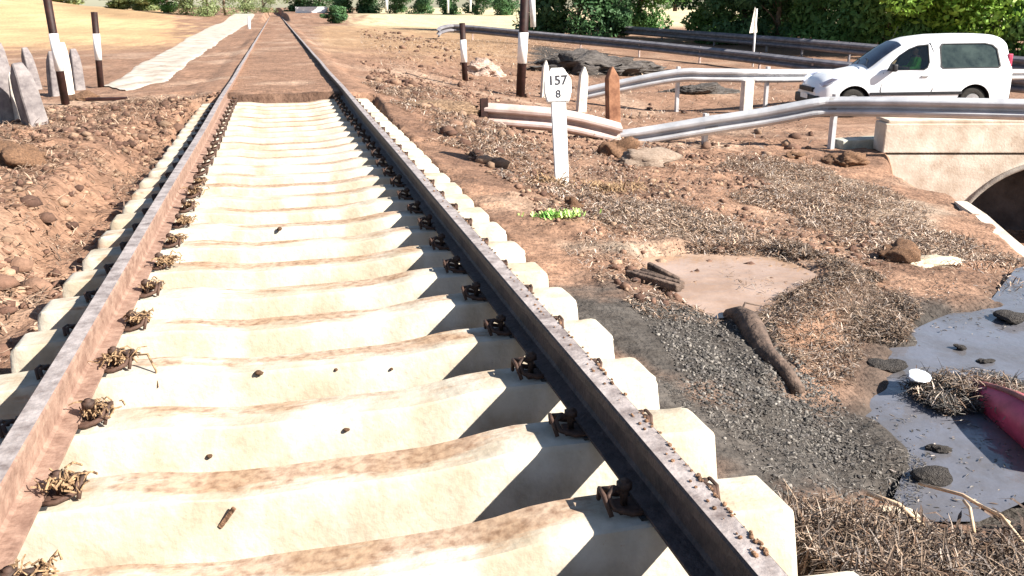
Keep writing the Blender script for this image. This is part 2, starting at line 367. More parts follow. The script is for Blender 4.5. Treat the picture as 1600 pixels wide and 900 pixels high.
def sleeper_mesh(seed):
    r = random.Random(seed)
    xs_ = [0, .15, .3, .42, .52, .60, .66, .80, .92, 1.05, 1.15, 1.205, 1.225, 1.243, 1.25]
    xs_ = [-a for a in xs_[:0:-1]]+xs_
    V = []; Cc = []; prof = []
    for x in xs_:
        a = abs(x)
        zt = -.035*(1-sstep(.28, .60, np.array(a)))-.008*sstep(1.0, 1.15, np.array(a))
        if a > 1.20: q = (a-1.20)/.05; zt -= .045*(1-math.sqrt(max(0, 1-q*q)))
        wt = .088+.008*sstep(.3, .7, np.array(a)); wb = .128+.014*sstep(.3, .7, np.array(a))
        if a > 1.20: wt -= .010*((a-1.20)/.05)**2
        hb = -.245
        pr = [(-wb, hb), (-(wb*.6+wt*.4), hb*.6+zt*.4), (-(wt*1.04), zt-.018), (-wt*1.0, zt-.006), (-wt*.93, zt), (0, zt+.001), (wt*.93, zt), (wt*1.0, zt-.006), (wt*1.04, zt-.018), ((wb*.6+wt*.4), hb*.6+zt*.4), (wb, hb)]
        for j, (yy, zz) in enumerate(pr):
            jx = (r.random()-.5)*.005
            ch = .012 if a > 1.1 and r.random() < .3 else .004; V.append((x-(.5*ch if x > 0 else -.5*ch), yy+(r.random()-.5)*ch, zz+(r.random()-.5)*ch*.7+jx*.3))
            top = 1.0 if 3 <= j <= 7 else (.35 if j in (2, 8) else 0)
            mid = float(1-.38*sstep(.45, .8, np.array(a)))
            lean = {2: .6, 3: .48, 4: .62, 5: .92, 6: 1.0, 7: 1.04, 8: 1.0}.get(j, 1)
            v = top*mid*.84*lean
            if x < -1.0: v = max(v, .50+.15*r.random())
            if x > 1.0: v = max(v, .36+.16*r.random())
            if abs(x) < .6: v *= .9+.2*math.sin(x*3+seed*2.1)*.5
            if j in (9, 10, 0): v = max(v, .28)
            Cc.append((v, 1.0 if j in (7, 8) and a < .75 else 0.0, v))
    n = 11; F = []
    for i in range(len(xs_)-1):
        for j in range(n): F.append((i*n+j, i*n+(j+1) % n, (i+1)*n+(j+1) % n, (i+1)*n+j))
    me = np_mesh('sleeper', np.array(V), np.array(F), np.array(Cc))
    bm = bmesh.new(); bm.from_mesh(me)
    bm.verts.ensure_lookup_table()
    bm.faces.new([bm.verts[j] for j in range(n)]); bm.faces.new([bm.verts[(len(xs_)-1)*n+j] for j in range(n)][::-1])
    bmesh.ops.recalc_face_normals(bm, faces=bm.faces)
    for f_ in bm.faces: f_.smooth = True
    for e_ in bm.edges:
        if len(e_.link_faces) == 2 and e_.calc_face_angle(0) > R(28): e_.smooth = False
    bm.to_mesh(me); bm.free()
    me.materials.append(M_conc)
    return me
SLM = [sleeper_mesh(i) for i in range(5)]
track = empty('railway_track', (0, 0, 0), 'single railway track with rusty rails and bare washed-out concrete sleepers, running off into mud', 'railway track')
HEADP = [(-.036, -.006), (-.030, 0), (.030, 0), (.036, -.006), (.036, -.036), (.012, -.048), (.008, -.060), (.008, -.128), (.018, -.138), (.070, -.147), (.070, -.157),
         (-.070, -.157), (-.070, -.147), (-.018, -.138), (-.008, -.128), (-.008, -.060), (-.012, -.048), (-.036, -.036)]
for sx in (-1, 1):
    bm = bmesh.new(); ysr = list(np.arange(-3, 30, .5))+list(np.arange(30, 160, 3))
    st = []
    for i, y in enumerate(ysr):
        dx = .004*math.sin(y*.9+sx)*min(1, y/6 if y > 0 else 0)
        st.append(((sx*.87+dx, y, .004*math.sin(y*.6)), (1, 0, 0), (0, 0, 1)))
    extrude_profile(bm, HEADP, st)
    me = bm_me('rail', bm); me.materials.append(M_rail); me.materials.append(M_railhead)
    for f in me.polygons:
        if f.normal.z > .75 and f.center.z > -.02: f.material_index = 1
    link('rail', me, None, track)
M_railr = mat('shade_tinted_rail_steel', (.035, .028, .03), (.085, .062, .06), rough=.6, scale=14, bump=.5, bscale=60, spec=.3)  # steel colour darkened to carry the shade on the right rail's inner face
bpy.data.objects['rail.001'].data.materials[0] = M_railr; bpy.data.objects['rail.001']['label'] = 'right rail with shade painted into its web colour'
# spring clips with bolt: one mesh, four per sleeper
M_clip = mat('clip_steel', (.03, .02, .016), (.10, .055, .04), rough=.7, scale=20, bump=.4, bscale=60)
def clip_mesh():
    bm = bmesh.new()
    pts = [(-.01, -.055, .012), (.03, -.055, .014), (.075, -.045, .03), (.085, -.02, .055), (.06, 0, .066), (.035, 0, .05), (.03, 0, .02)]
    tube(bm, pts, .009, 7); tube(bm, [(x, -y, z) for x, y, z in pts], .009, 7)
    box(bm, (.02, 0, .006), (.07, .07, .012), bevel=.003)
    tube(bm, [(.03, 0, .01), (.03, 0, .088)], .011, 8)
    g = bmesh.ops.create_cone(bm, cap_ends=True, segments=6, radius1=.022, radius2=.022, depth=.02); bmesh.ops.translate(bm, vec=(.03, 0, .07), verts=g['verts'])
    tube(bm, [(.085, -.05, .01), (.095, -.02, .06), (.098, .02, .06), (.085, .05, .01)], .007, 6)
    return bm_me('rail_clip', bm, True)
CLM = clip_mesh(); CLM.materials.append(M_clip)
M_pad = mat('rubber_pad', (.02, .02, .022), (.05, .05, .05), rough=.7, scale=20)
bm = bmesh.new(); box(bm, (0, 0, 0), (.16, .15, .008)); PADM = bm_me('rail_pad', bm); PADM.materials.append(M_pad)
for i in range(-3, 26):
    y = Y0+.02+S*i+(random.random()-.5)*.015
    o = link('sleeper', SLM[i % 5], None, track, (random.uniform(-.008, .008), y, TOPZ+random.uniform(-.003, .0)))
    o.rotation_euler = (random.uniform(-.012, .012), 0, random.uniform(-.006, .006))
    for sx in (-1, 1):
        pd = link('rail_pad', PADM, None, o, (sx*.87, 0, .004))
        for si in (-1, 1):
            c = link('rail_clip', CLM, None, o, (sx*.87+si*.072, random.uniform(-.008, .008), .0))
            c.rotation_euler = (0, 0, (0 if si > 0 else math.pi)+random.uniform(-.12, .12)); c.scale = (1, 1, random.uniform(.9, 1.1)*(.6 if si*sx > 0 else 1))

# ------------------------------------------------------------------ debris: straw, gravel, clods
M_straw = mat('dry_reed', (.8, .8, .8), (1.2, 1.2, 1.2), rough=.85, scale=5, bump=0, attr='col')
STRAWC = np.array([(.46, .34, .25), (.36, .26, .19), (.22, .15, .11), (.56, .45, .37), (.10, .068, .05), (.32, .27, .24), (.13, .10, .085), (.27, .17, .115)])
GREYC = np.array([(.11, .10, .095), (.08, .072, .068), (.16, .145, .13), (.05, .046, .043), (.22, .20, .18), (.07, .065, .06)])
def straws(name, poly, z, n, lmin, lmax, wid, lift, label, cat, pal=STRAWC, steep=.35, tuft=None, fall=None):
    P = np.array(pp(poly, z))[:, :2]; lo = P.min(0); hi = P.max(0); pts = np.zeros((0, 2))
    while len(pts) < n:
        q = lo+rng.random((n*3, 2))*(hi-lo); q = q[sdist(P, q[:, 0], q[:, 1])+.75*fbm(q[:, 0], q[:, 1], .6, 4, 33) > 0]
        keep = rng.random(len(q)) < .25+1.6*np.clip(fbm(q[:, 0], q[:, 1], .45, 3, 44)+.2, 0, 1)
        pts = np.concatenate([pts, q[keep]])
    pts = pts[:n]
    # keep off the sleepers and open water
    pts = pts[(sdist(PUDDLE, pts[:, 0], pts[:, 1]) < .02) | (rng.random(len(pts)) < .03)]
    ok = (~((np.abs(pts[:, 0]) < 1.28) & (pts[:, 1] < 14.2)))
    pts = pts[ok]; n = len(pts)
    a = rng.random(n)*math.pi; L = lmin+(lmax-lmin)*rng.random(n)**2; e = rng.normal(0, steep, n)
    d = np.stack([np.cos(a)*np.cos(e), np.sin(a)*np.cos(e), np.sin(e)], 1)
    sd = np.stack([-np.sin(a), np.cos(a), np.zeros(n)], 1)*(wid*(.6+.8*rng.random(n)))[:, None]*.5
    up = np.cross(sd, d); up = up/np.linalg.norm(up, axis=1)[:, None]*wid*.35
    hz = np.maximum(H(pts[:, 0], pts[:, 1]), np.where(sdist(STREAM, pts[:, 0], pts[:, 1]) > -.1, WATER_Z, -9))
    c = np.stack([pts[:, 0], pts[:, 1], hz+lift*rng.random(n)+np.abs(np.sin(e))*L*.35], 1)
    bend = (rng.random(n)-.5)*.25*L
    mid = c+np.stack([0*bend, 0*bend, np.abs(bend)], 1)
    ends = []
    for q, k in ((c-d*L[:, None]*.5, .6), (mid, 1.0), (c+d*L[:, None]*.5, .35)): ends += [q-sd*k, q+up*k, q+sd*k]
    V = np.stack(ends, 1).reshape(-1, 3)
    i0 = (np.arange(n)*9)[:, None]
    F = np.concatenate([i0+np.array([[0, 1, 4, 3]]), i0+np.array([[1, 2, 5, 4]]), i0+np.array([[3, 4, 7, 6]]), i0+np.array([[4, 5, 8, 7]])])
    cl = pal[rng.integers(0, len(pal), n)]*(.7+.6*rng.random((n, 1))); cl = np.repeat(cl, 9, 0)
    return tag(link(name, np_mesh(name, V, F, np.clip(cl, .01, .8), False), M_straw), label, cat, kind='stuff')
straws('reed_litter', [(920, 325), (1060, 318), (1220, 345), (1290, 405), (1180, 412), (1040, 405), (930, 375)], -.66, 16000, .015, .08, .0085, .06,
       'matted grey and straw reed litter between marker post and tan puddle', 'reed litter')
straws('reed_litter', [(1150, 235), (1300, 245), (1400, 285), (1500, 350), (1600, 430), (1500, 425), (1380, 430), (1260, 400), (1180, 330)], -.9, 24000, .015, .09, .010, .055,
       'pale broken reed litter covering the slope below the concrete parapet', 'reed litter')
straws('reed_litter', [(1190, 440), (1270, 400), (1400, 430), (1410, 470), (1340, 530), (1300, 590), (1240, 570), (1190, 500)], -.7, 17000, .012, .07, .0065, .045,
       'golden straw litter between tan puddle and grey stream', 'reed litter', STRAWC*.72)
straws('reed_litter', [(1370, 850), (1430, 830), (1490, 820), (1560, 790), (1660, 770), (1750, 1000), (1300, 1000)], -.58, 15000, .015, .12, .005, .08,
       'tangled dry reeds heaped in the bottom right corner', 'reed litter', STRAWC*.62, steep=.5)
straws('reed_litter', [(560, 160), (700, 145), (760, 165), (870, 270), (1000, 290), (1000, 330), (850, 330), (780, 290), (650, 200)], -.5, 15000, .02, .11, .011, .045,
       'brown reed and twig litter beside the sleepers left of the marker post', 'reed litter')
straws('reed_litter', [(560, 60), (680, 70), (840, 60), (1250, 110), (1280, 240), (1150, 240), (1000, 300), (860, 160), (600, 150)], -.8, 11000, .04, .2, .017, .04,
       'thin twigs and straw strewn over the mud around the guardrails', 'reed litter')
straws('reed_litter', [(850, 330), (1000, 340), (1040, 420), (1180, 500), (990, 520), (900, 430)], -.58, 3500, .01, .07, .006, .02,
       'sparse straw crumbs on orange mud beside the right sleeper ends', 'reed litter')
straws('reed_litter', [(980, 500), (1200, 500), (1340, 620), (1420, 700), (1420, 800), (1280, 900), (1150, 740)], -.6, 5000, .008, .035, .005, .015,
       'short dark grey crumbs of reed on wet silt beside the near sleeper ends', 'reed litter', GREYC)
straws('reed_litter', [(1375, 565), (1440, 548), (1520, 560), (1640, 590), (1640, 640), (1530, 600), (1450, 605), (1390, 590)], -.76, 5000, .02, .12, .006, .05,
       'dark floating reed raft around the white scrap at the head of the red tube', 'reed litter', np.concatenate([GREYC, STRAWC[2:5]]), .4)
straws('reed_litter', [(1430, 440), (1640, 430), (1700, 560), (1500, 560), (1360, 600), (1420, 700), (1400, 760), (1500, 800), (1640, 790), (1640, 700), (1500, 640)], -.78, 450, .008, .04, .008, .012,
       'dark specks and twigs afloat on the stream', 'reed litter', np.concatenate([GREYC, STRAWC[4:7]]), .1)
straws('reed_litter', [(700, 215), (1000, 235), (1300, 255), (1560, 380), (1560, 440), (1300, 500), (1100, 520), (900, 430)], -.75, 14000, .01, .07, .009, .03,
       'scattered straw fragments over the whole mud bank right of the track', 'reed litter')
straws('reed_litter', [(-60, 180), (350, 150), (380, 175), (180, 360), (60, 500), (-100, 620), (-200, 400)], -.15, 8000, .02, .14, .010, .035,
       'fine twigs and crumbs over the brown mud left of the track', 'reed litter', np.concatenate([STRAWC[1:3], STRAWC[4:5]]))

_ico = {}
def ico(sub, seed, jag=.25, flat=.7):
    bm = bmesh.new(); bmesh.ops.create_icosphere(bm, subdivisions=sub, radius=1)
    r = np.random.default_rng(seed)
    ph = r.random((6, 3))*6.28; fr = r.normal(0, 1.6, (6, 3))
    for v in bm.verts:
        d = 1+jag*sum(math.sin(fr[k]@np.array(v.co)+ph[k, 0]) for k in range(6))/3+ (r.random()-.5)*jag*.25
        v.co *= d; v.co.z *= flat
    return bm
def gravel(name, poly, z, n, s0, s1, label, cat, pal, m):
    P = np.array(pp(poly, z))[:, :2]; lo = P.min(0); hi = P.max(0)
    q = lo+rng.random((n*4, 2))*(hi-lo); q = q[sdist(P, q[:, 0], q[:, 1]) > 0]
    q = q[~((np.abs(q[:, 0]) < 1.3) & (q[:, 1] < 14.2))]
    q = q[rng.random(len(q)) < .15+1.6*np.clip(fbm(q[:, 0], q[:, 1], .6, 3, 66)+.1, 0, 1)][:n]
    bm = ico(1, 3, .3, .65); b = np.array([v.co for v in bm.verts]); f = np.array([[v.index for v in ff_.verts] for ff_ in bm.faces]); bm.free()
    n = len(q); s = s0+(s1-s0)*rng.random(n)**3; a = rng.random(n)*6.28
    V = np.repeat(b[None], n, 0)*s[:, None, None]*(.6+.7*rng.random((n, 1, 3)))*(.82+.36*rng.random((n, len(b), 1)))
    c_, s_ = np.cos(a)[:, None], np.sin(a)[:, None]
    x = V[..., 0]*c_-V[..., 1]*s_; y = V[..., 0]*s_+V[..., 1]*c_
    V = np.stack([x+q[:, :1], y+q[:, 1:], V[..., 2]+(H(q[:, 0], q[:, 1])+s*.25)[:, None]], -1).reshape(-1, 3)
    F = (f[None]+np.arange(n)[:, None, None]*len(b)).reshape(-1, 3)
    cl = np.repeat(pal[rng.integers(0, len(pal), n)]*(.7+.6*rng.random((n, 1))), len(b), 0)
    return tag(link(name, np_mesh(name, V, F, np.clip(cl, .01, .9), False), m), label, cat, kind='stuff')
M_crumb = mat('mud_crumbs', (.75, .75, .75), (1.2, 1.2, 1.2), rough=.95, scale=30, bump=.5, bscale=80, attr='col')
MUDC = np.array([(.22, .13, .09), (.15, .085, .06), (.29, .19, .13), (.10, .055, .04)])
gravel('mud_crumb', [(-200, 170), (350, 150), (390, 170), (200, 330), (30, 560), (-200, 800), (-500, 500)], -.12, 4500, .008, .05, 'crumbled brown mud lumps left of the track', 'mud crumbs', MUDC, M_crumb)
gravel('mud_crumb', [(560, 120), (800, 150), (1300, 240), (1500, 340), (1250, 460), (1000, 520), (860, 400), (640, 190)], -.65, 6000, .008, .045, 'crumbled orange mud lumps right of the track', 'mud crumbs', MUDC, M_crumb)
gravel('mud_lump', [(560, 150), (640, 140), (760, 175), (860, 240), (840, 330), (760, 270), (650, 190)], -.5, 420, .02, .11, 'churned dark mud lumps between the right sleeper ends and the marker post', 'mud lumps', MUDC*.8, M_crumb)
gravel('mud_lump', [(-60, 175), (350, 148), (375, 168), (230, 270), (60, 420), (-100, 520)], -.12, 420, .02, .085, 'churned brown mud lumps on the bank left of the rails', 'mud lumps', MUDC*.85, M_crumb)
gravel('mud_lump', [(560, 60), (700, 70), (820, 120), (1250, 160), (1300, 230), (1100, 260), (900, 230), (620, 120)], -.9, 500, .02, .13, 'scattered mud lumps on the flooded ground around the guardrails', 'mud lumps', MUDC*.8, M_crumb)
gravel('silt_gravel', [(985, 500), (1200, 500), (1340, 600), (1430, 720), (1400, 800), (1280, 850), (1130, 720)], -.6, 7000, .003, .012, 'dark wet gravel on the silt beside the near sleeper ends', 'gravel', GREYC, M_crumb)
gravel('mud_crumb', [(1300, 850), (1420, 835), (1620, 800), (1640, 950), (1260, 950)], -.6, 1500, .004, .014, 'dark crumbs of mud under the bottom right reed heap', 'mud crumbs', MUDC*.7, M_crumb)

M_clod = mat('clod_brown', (.10, .055, .035), (.30, .17, .10), rough=.95, scale=9, bump=.8, bscale=25, bdist=.03)
M_stone = mat('pale_stone', (.45, .35, .24), (.72, .62, .48), rough=.9, scale=6, bump=.5, bscale=25)
def clod(name, px, py, z, sx, sy, sz, label, cat, m=M_clod, seed=1, group=None, rz=0, jag=.3):
    q = at(px, py, z); x, y = q[0], q[1]
    big = max(sx, sy) > .5; bm = ico(5 if big else 4, seed, jag+.15, 1)
    if not big:
        for v in bm.verts:
            c = v.co; n_ = float(fbm(np.array([c.x*1.3+c.z*.9+seed]), np.array([c.y*1.3-c.z*.7]), .9, 5, seed)[0]); c *= 1+.7*n_
    if big:
        for v in bm.verts:
            c = v.co; X = np.array([c.x*sx*1.0+seed*3.1]); Y = np.array([c.y*sy+c.z*.7])
            n_ = float(fbm(X, Y, .55, 5, seed)[0]); c *= 1+.55*n_
            if c.z > 0: c.z *= 1+.8*float(fbm(X, Y, .9, 3, seed+9)[0])
    me = bm_me(name, bm, True)
    o = link(name, me, m, None, (x, y, Hs(x, y)+(sz*.35 if not big else 0))); o.scale = (sx, sy, sz); o.rotation_euler = (0, 0, rz)
    return tag(o, label, cat, group)
clod('mud_clod', 965, 248, -.75, .20, .15, .17, 'dark jagged mud clod behind the white marker post, left one of a pair', 'mud clod', seed=2)
clod('mud_clod', 1000, 258, -.75, .30, .16, .12, 'rounded greyish clod touching the dark jagged clod right of the marker post', 'mud clod', seed=3, m=mat('clod_grey', (.22, .16, .12), (.40, .31, .25), rough=.95, scale=8, bump=.8, bscale=25, bdist=.03))
clod('mud_clod', 40, 242, -.05, .16, .14, .13, 'dark brown mud block alone on the left mud bank', 'mud clod', seed=4)
clod('mud_clod', 1398, 410, -.80, .13, .10, .08, 'dark brown clod at the left end of the pale slab above the stream', 'mud clod', seed=5)
clod('stone_slab', 1462, 412, -.80, .30, .13, .05, 'flat pale yellowish stone slab on the bank above the stream', 'stone slab', M_stone, 6)
clod('mud_clod', 892, 350, -.6, .06, .05, .05, 'small dark clod above the green weed patch', 'mud clod', seed=7)
clod('mud_clod', 1320, 252, -1.08, .28, .2, .12, 'reddish dark mud lump at the foot of the near guardrail post', 'mud clod', seed=8)
clod('mud_clod', 1238, 242, -1.05, .14, .1, .07, 'small dark mud lump left of the near guardrail post foot', 'mud clod', seed=9)
clod('mud_clod', 130, 158, -.18, .20, .12, .07, 'low dark clod right of the tall leaning banded post foot', 'mud clod', seed=10)
clod('mud_heap', 690, 172, -.42, .75, .45, .22, 'rounded heap of mud and reeds at the end of the broken guardrail', 'mud heap', m=mat('heap_mud', (.16, .10, .065), (.42, .28, .18), rough=.95, scale=10, bump=1, bscale=22, bdist=.06), seed=11)
clod('silt_heap', 868, 106, -1.0, 1.3, .9, .30, 'dark grey silt heap behind the tall black and white post on the right', 'silt heap', m=mat('heap_silt', (.06, .052, .05), (.13, .115, .105), rough=.9, scale=5, bump=1, bscale=12, bdist=.08), seed=12)
clod('silt_heap', 940, 112, -1.0, 1.9, 1.0, .34, 'long dark grey silt heap rising over the left end of the middle guardrail', 'silt heap', m=bpy.data.materials['heap_silt'], seed=13)
clod('silt_heap', 1085, 142, -1.08, 1.25, .5, .24, 'low dark debris heap under the middle guardrail', 'silt heap', m=bpy.data.materials['heap_silt'], seed=14)
clod('silt_heap', 765, 122, -.92, .9, .6, .45, 'pinkish broken mud bank between the two right-hand banded posts', 'mud heap', m=mat('heap_pink', (.30, .19, .14), (.62, .48, .40), rough=.9, scale=4, bump=1, bscale=12, bdist=.08), seed=15)
# pebbles on the sleepers
def on_face(px, py):
    best = None
    for i in range(-3, 14):
        ysl = Y0+.02+S*i
        for k in range(20):
            dz = k*.009; q = at(px, py, TOPZ-.03-dz); yf = ysl-.094-.05*(dz/.21)
            e = abs(q[1]-yf)
            if best is None or e < best[0]: best = (e, (q[0], yf, TOPZ-.03-dz))
    return best[1]
for k, (px, py, s, lab) in enumerate([(405, 582, .014, 'dark pebble on the third sleeper face from the puddle-side notch, left of centre'), (541, 669, .010, 'tiny dark pebble near the middle of a front sleeper'),
        (327, 714, .010, 'tiny dark pebble on the pale front sleeper left of centre'), (437, 357, .018, 'dark mud pellet on the middle distance sleepers'),
        (525, 578, .007, 'speck of mud on a sleeper right of centre'), (612, 577, .007, 'mud speck beside the tooth shadows')]):
    q = on_face(px, py); o = link('pebble', bm_me('pebble', ico(2, 20+k, .3, .7), True), M_clod, None, q); o.scale = (s,)*3
    tag(o, lab, 'pebble')
bm = bmesh.new(); box(bm, (0, 0, 0), (.075, .014, .006), bevel=.003); q = on_face(355, 808)
o = link('twig', bm_me('twig', bm), M_clod, None, q); o.rotation_euler = (R(78), -.9, 0); tag(o, 'short dark twig lying on the nearest sleepers', 'twig')

# tangles of reed caught on the left rail fastenings
def tangle_mesh(seed, n=70):
    r = random.Random(seed); bm = bmesh.new()
    for _ in range(n):
        a = r.random()*6.28; L = r.uniform(.03, .085); c = Vector((r.gauss(0, .035), r.gauss(0, .026), abs(r.gauss(0, .018))+.008))
        d = Vector((math.cos(a), math.sin(a), r.gauss(0, .5))).normalized()
        tube(bm, [c-d*L*.5, c+Vector((0, 0, r.uniform(0, .02))), c+d*L*.5], [r.uniform(.002, .0045)]*3, 4)
    return bm_me('reed_tangle', bm)
M_tan = mat('tangle_reed', (.10, .055, .03), (.42, .28, .16), rough=.9, scale=45, bump=0, lo=.4, hi=.6)
TM = [tangle_mesh(i) for i in range(4)]
ordn = ['nearest', 'second nearest', 'third nearest', 'fourth nearest', 'fifth nearest', 'sixth nearest', 'seventh nearest', 'eighth nearest', 'ninth nearest', 'tenth nearest', 'eleventh nearest', 'twelfth nearest']
for i in range(12):
    o = link('reed_tangle', TM[i % 4], M_tan, None, (-.735+random.uniform(-.02, .02), Y0+.02+S*i+random.uniform(-.02, .02), TOPZ+.03)); s = random.uniform(.75, 1.15)*(1.0 if i in (1, 2) else .85)
    o.scale = (s, s, s); o.rotation_euler = (0, 0, random.uniform(-.6, .6))
    tag(o, 'brown reed tangle on the inner clip of the left rail, %s to the camera' % ordn[i], 'reed tangle', 'reed tangles caught on the left rail clips')
bm = bmesh.new(); 
for x0, dx, dy in ((-.70, .05, -.14), (-.71, .04, -.10)):
    pass
q = (-.70, Y0+.02+S*3, TOPZ)
tube(bm, [(q[0], q[1], q[2]+.05), (q[0]+.06, q[1]-.03, q[2]+.06), (q[0]+.09, q[1]-.08, q[2]+.01), (q[0]+.095, q[1]-.11, q[2]-.05)], [.004, .005, .004, .002], 6)
tag(link('drooping_reed', bm_me('drooping_reed', bm, True), M_tan), 'single curved brown stem drooping from a left rail clip over a sleeper', 'stem')
# mud crumbs lying along the right rail foot and head
bm = bmesh.new()
for _ in range(260):
    y = 1.5+random.random()**1.6*9; g = bmesh.ops.create_icosphere(bm, subdivisions=1, radius=random.uniform(.002, .007))
    bmesh.ops.scale(bm, vec=(1, random.uniform(.8, 1.8), .7), verts=g['verts']); bmesh.ops.translate(bm, vec=(.87+random.choice((.025, .03, .034, .0)), y, .003+.004*math.sin(y*.6)), verts=g['verts'])
tag(link('mud_crumb', bm_me('mud_crumb', bm), M_clod), 'dried mud crumbs along the top of the right rail', 'mud crumbs', kind='stuff')

# half buried log
M_log = mat('wet_log', (.045, .033, .028), (.16, .11, .085), rough=.8, scale=12, bump=.9, bscale=30, bdist=.02)
a = at(1140, 487, -.60); b = at(1245, 600, -.64)
bm = bmesh.new(); pts = []; rr = []
for k in range(9):
    t = k/8; x = a[0]+(b[0]-a[0])*t; y = a[1]+(b[1]-a[1])*t; pts.append((x+.02*math.sin(t*7), y, Hs(x, y)+.02+.01*math.sin(t*9))); rr.append(.05*(.55+.9*math.sin(math.pi*min(t+.12, .93))))
tube(bm, pts, rr, 10); lg = empty('log', tuple(pts[4]), 'dark wet log half buried in silt below the tan puddle', 'log')
me = bm_me('trunk', bm, True); me.transform(Matrix.Translation(-Vector(pts[4]))); link('trunk', me, M_log, lg)
p4 = Vector(pts[4])
for k in range(5):
    bm = bmesh.new()
    s = Vector(pts[min(8, 1+k)])-p4; tube(bm, [s, s+Vector((random.uniform(.05, .16), random.uniform(-.02, .12), .05)), s+Vector((random.uniform(.12, .25), random.uniform(-.05, .1), .02))], [.008, .006, .003], 6); link('branch', bm_me('branch', bm, True), M_log, lg)
# dark splintered clod next to puddle
q0 = at(1030, 465, -.6); dk = empty('splintered_wood', (q0[0], q0[1], Hs(q0[0], q0[1])+.02), 'dark splintered timber chunk lying left of the tan puddle', 'timber', rz=-.9)
for k in range(4):
    bm = bmesh.new(); box(bm, (0, (k-1.5)*.045, .02+.015*(k % 2)), (.42-.06*k, .04, .05), Matrix.Rotation((k-1.5)*.05, 3, 'Z'), .008)
    for v in bm.verts: v.co.z += .02*math.sin(v.co.x*14+k)+(.03 if v.co.x < 0 else 0); v.co.x *= 1-.35*abs(v.co.y)*6*(v.co.x > 0)
    link('splinter', bm_me('splinter', bm, True), M_log, dk)
# green weed patch
bm = bmesh.new(); q0 = at(868, 366, -.55); zz = Hs(q0[0], q0[1])
for _ in range(260):
    x = random.gauss(0, .12); y = random.gauss(0, .045); a = random.random()*6.28; L = random.uniform(.03, .07); h = random.uniform(.01, .05)
    d = Vector((math.cos(a), math.sin(a), 0)); s = Vector((-d.y, d.x, 0))*.007; c = Vector((x, y, 0))
    v = [bm.verts.new(c-s), bm.verts.new(c+s), bm.verts.new(c+d*L*.6+s*.9+Vector((0, 0, h))), bm.verts.new(c+d*L*.6-s*.9+Vector((0, 0, h)))]; bm.faces.new(v)
M_weed = mat('fresh_weed', (.12, .30, .05), (.55, .72, .25), rough=.7, scale=10, bump=0, lo=.42, hi=.58)
tag(link('weed_patch', bm_me('weed_patch', bm), M_weed, None, (q0[0], q0[1], zz+.01)), 'small patch of bright green weeds on mud right of the sleepers', 'weeds', kind='stuff')

# red tube, white scrap, pale scrap
M_red = mat('red_plastic', (.34, .03, .07), (.60, .07, .15), rough=.45, scale=7, bump=.15, bscale=12, spec=.5)
M_redm = mat('muddy_plastic', (.20, .10, .09), (.45, .16, .16), rough=.7, scale=9, bump=.3, bscale=30)
a = Vector(at(1475, 585, WATER_Z)); b = Vector(at(1680, 745, WATER_Z))
rt = empty('plastic_canoe', tuple(a.lerp(b, .5)), 'crimson plastic hull lying half sunk in the stream at the right edge', 'canoe')
bm = bmesh.new(); pts = []; rr = []
for k in range(15):
    t = k/14; pts.append(a.lerp(b, t)-a.lerp(b, .5)+Vector((.03*math.sin(t*3), 0, -.02+.11*math.sin(min(1, t*1.25)*math.pi*.5)-.02))); rr.append(.012+.105*math.sin(min(1, t*1.15+.05)*math.pi*.5)**1.1)
tube(bm, pts, rr, 18); me = bm_me('hull', bm, True); link('hull', me, M_red, rt)
bm = bmesh.new(); tube(bm, [p+Vector((-.02, .015, r*.985)) for p, r in zip(pts, rr)], [r*.16 for r in rr], 8); link('keel_strip', bm_me('keel_strip', bm, True), M_redm, rt)
M_scrap = mat('white_scrap', (.45, .5, .6), (.8, .83, .88), rough=.5, scale=14, bump=.4, bscale=20)
def scrap(name, px, py, z, s, label, m, seed, rz=0):
    q = at(px, py, z); o = link(name, bm_me(name, ico(2, seed, .5, .45), False), m, None, (q[0], q[1], z+s*.12)); o.scale = (s*1.2, s*.7, s*.6); o.rotation_euler = (.2, .2, rz); return tag(o, label, 'litter')
scrap('plastic_bag', 1434, 590, -.72, .085, 'crumpled white and blue plastic bag on the dark reed raft in the stream', M_scrap, 31, .6)
scrap('plastic_scrap', 1408, 806, -.60, .055, 'small flat pale yellow scrap by the bottom of the stream', M_stone, 32)
for k, (px, py, s, lab) in enumerate([(1462, 705, .05, 'dark clod standing in the lower stream, upper one'), (1450, 745, .06, 'dark clod standing in the lower stream, lower one'), (1540, 565, .04, 'dark clod in the upper stream near the right edge'), (1385, 575, .07, 'dark clod at the stream neck left of the white bag'),
                                     (1585, 500, .08, 'dark clod in the wide upper stream at the right frame edge'), (1500, 545, .04, 'small dark clod left in the upper stream')]):
    q = at(px, py, WATER_Z); o = link('stream_clod', bm_me('stream_clod', ico(3, 40+k, .7, .6), False), bpy.data.materials['heap_silt'], None, (q[0], q[1], WATER_Z+s*.2)); o.scale = (s*1.2, s, s*.8); tag(o, lab, 'mud clod')
straws('reed_litter', [(1450, 575), (1520, 570), (1600, 615), (1610, 650), (1540, 610), (1480, 600)], -.72, 1500, .02, .11, .006, .10,
       'dark reeds draped over the tip of the crimson hull', 'reed litter', STRAWC*.6, .35)
